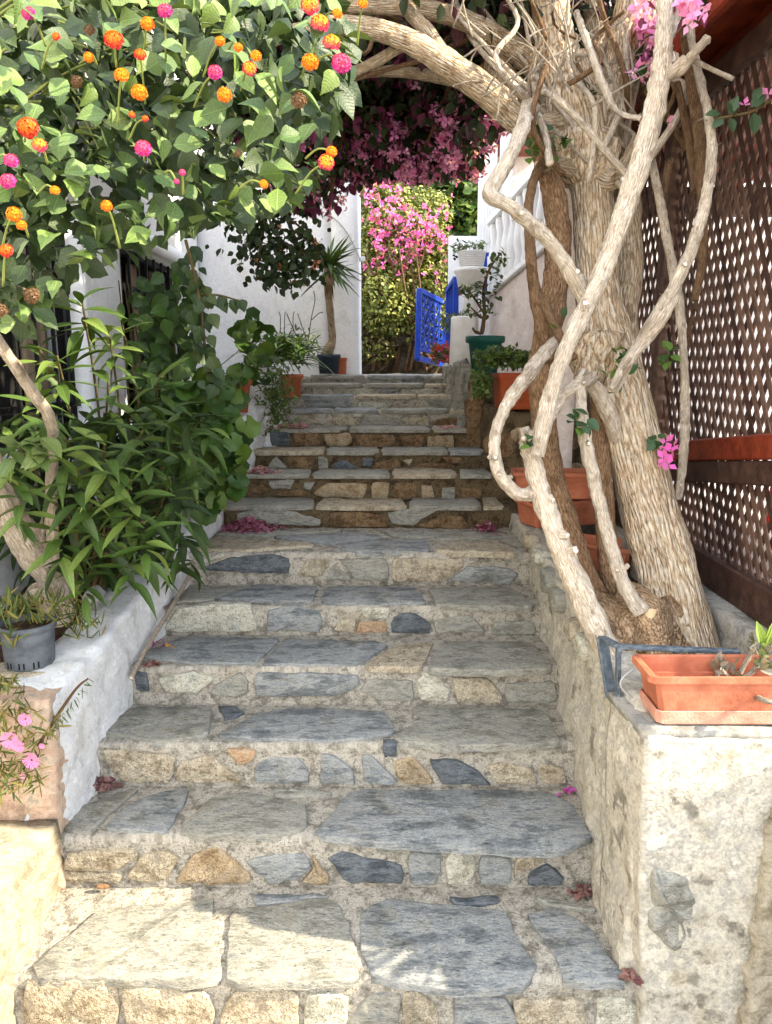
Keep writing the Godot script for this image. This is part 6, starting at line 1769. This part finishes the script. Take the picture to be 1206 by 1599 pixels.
func litter() -> void:
	# drifts of fallen bracts, and a few single ones
	var m := bract_mesh()
	var petal := blade([0.0, 0.34, 0.42, 0.28, 0.0], 0.35, 0.3)
	var n := 0
	for q in [[388, 826, 0.979, 40, 7, 620, "large drift of fallen pink bracts on the landing step, against the white wall", 0], [760, 828, 0.979, 15, 5, 110, "small heap of fallen magenta bracts in the right corner of the landing step", 0], [408, 739, 1.232, 24, 2, 190, "drift of pale pink bracts on the third brown step", 1], [455, 669, 1.451, 40, 1.5, 150, "scatter of dry pink bracts at the left of an upper step", 1], [700, 669, 1.451, 18, 1.5, 70, "scatter of dry pink bracts at the right of an upper step", 1], [165, 1215, 0.355, 24, 22, 90, "drift of dry brown-pink bracts in the corner where the white wall meets the lower steps", 2], [215, 1075, 0.688, 8, 8, 16, "few dry curled leaves by the left end of a middle step", 2], [905, 1385, 0.17, 24, 8, 30, "few dry leaves in the right corner of the lowest tread", 2], [985, 1530, 0.17, 10, 10, 14, "tuft of dry leaves by the foot of the right wall", 2], [250, 1008, 0.688, 30, 10, 8, "magenta and yellow petals by the white wall on a middle step", 3], [887, 1240, 0.355, 8, 6, 8, "single crumpled purple bract at the right end of the second step", 3], [150, 925, 0.86, 60, 24, 160, "dry dark red bracts on the soil of the left planter", 2]]:
		var wl := []
		var cl := []
		for k in q[5]:
			var f := Vector2(rng.randfn(0, 0.45), rng.randfn(0, 0.45))
			var p := on_y(q[0] + q[3] * f.x, q[1] + q[4] * f.y, q[2])
			p.y = q[2] + 0.004 + maxf(0.0, 0.02 * (1.0 - f.length())) * rng.randf() * (3.5 if q[5] > 300 else 2.0 if q[5] > 80 else 0.5)
			for e in RISES.size() - 1:
				if absf(q[2] - RISES[e]) < 0.001: p.z = clampf(p.z, RUNS[e + 1] + rr(0.0, 0.03), RUNS[e] - 0.005)
			if q[2] == 0.86: p.y += 0.02
			wl.append(aim(p, Vector3(rr(-1, 1), rr(-0.2, 0.3), rr(-1, 1)), Vector3(rr(-0.6, 0.6), 1, rr(-0.6, 0.6)), rr(0.018, 0.034)))
			match q[7]:
				0: cl.append(green(Color(0.30, 0.06, 0.14), Color(0.50, 0.22, 0.29)))
				1: cl.append(green(Color(0.45, 0.22, 0.26), Color(0.62, 0.42, 0.42)))
				2: cl.append(green(Color(0.16, 0.06, 0.07), Color(0.40, 0.22, 0.18)))
				3: cl.append(green(Color(0.45, 0.05, 0.36), Color(0.55, 0.12, 0.42)) if rng.randf() < 0.75 else Color(0.75, 0.42, 0.05))
		tag(scatter("fallen_petals", petal, M["petal"], wl, cl), q[6], "petals")
	# a dry cane lying along the left wall
	var s := st()
	limb(s, [[302, 889, 3.62, 3.5], [270, 945, 3.38, 3.5], [225, 1020, 3.1, 4], [205, 1060, 2.97, 4]], 7, 5, 0.1)
	tag(part("dry_cane", s, M["pale_bark"]), "dry cane leaning along the foot of the white wall", "cane")
	s = st()
	var q := on_y(160, 1388, 0.175)
	turned(s, [[0.0, 0.0], [0.008, 0.003], [0.01, 0.008], [0.006, 0.014], [0.0, 0.016]], q, 8, 2.6)
	tag(part("seed_pod", s, M["dark_bark"]), "small dark seed pod lying on the sunlit first tread", "seed pod")

func _ready() -> void:
	# camera
	var cam := Camera3D.new()
	cam.name = "camera"
	add_child(cam)
	cam.position = EYE
	cam.rotation = Vector3(-TILT, 0, 0)
	cam.fov = 67.347
	cam.near = 0.05
	cam.far = 400.0
	cam.current = true
	# sky
	var env := Environment.new()
	env.background_mode = Environment.BG_SKY
	var sky := Sky.new()
	var sm := ProceduralSkyMaterial.new()
	sm.sky_top_color = Color(0.74, 0.78, 0.85)
	sm.sky_horizon_color = Color(0.93, 0.94, 0.94)
	sm.sky_curve = 0.22
	sm.ground_bottom_color = Color(0.45, 0.42, 0.37)
	sm.ground_horizon_color = Color(0.72, 0.70, 0.66)
	sm.sky_energy_multiplier = 1.0
	sky.sky_material = sm
	env.sky = sky
	env.background_energy_multiplier = 2.0
	env.tonemap_mode = Environment.TONE_MAPPER_LINEAR
	env.tonemap_exposure = 3.15
	env.sdfgi_enabled = true
	env.ssao_enabled = true
	env.ssil_enabled = true
	var we := WorldEnvironment.new()
	we.name = "world"
	we.environment = env
	add_child(we)
	# sun: low, from the right and a little behind the camera
	var sun := DirectionalLight3D.new()
	sun.name = "sun"
	sun.light_color = Color(1.0, 0.945, 0.84)
	sun.light_energy = 1.6
	sun.light_angular_distance = 0.5
	sun.shadow_enabled = true
	add_child(sun)
	sun.look_at_from_position(Vector3.ZERO, Vector3(-1.13, -0.76, -0.21), Vector3.UP)
	rng.seed = 20240611
	soft.frequency = 1.0
	soft.fractal_octaves = 3
	soft.seed = 5
	rough_noise.noise_type = FastNoiseLite.TYPE_SIMPLEX_SMOOTH
	rough_noise.fractal_type = FastNoiseLite.FRACTAL_RIDGED
	rough_noise.frequency = 0.5
	rough_noise.fractal_octaves = 2
	rough_noise.seed = 9
	make_materials()
	worn("stem_green", [c8(96, 108, 48), c8(128, 132, 70)], 6.0, 0.05, 0.7)
	worn("stem_brown", [c8(70, 60, 36), c8(104, 90, 56)], 6.0, 0.1, 0.8)
	land()
	stairway()
	walls()
	houses()
	pergola()
	old_tree()
	canopy()
	far_garden()
	pots()
	lantana()
	left_plants()
	litter()
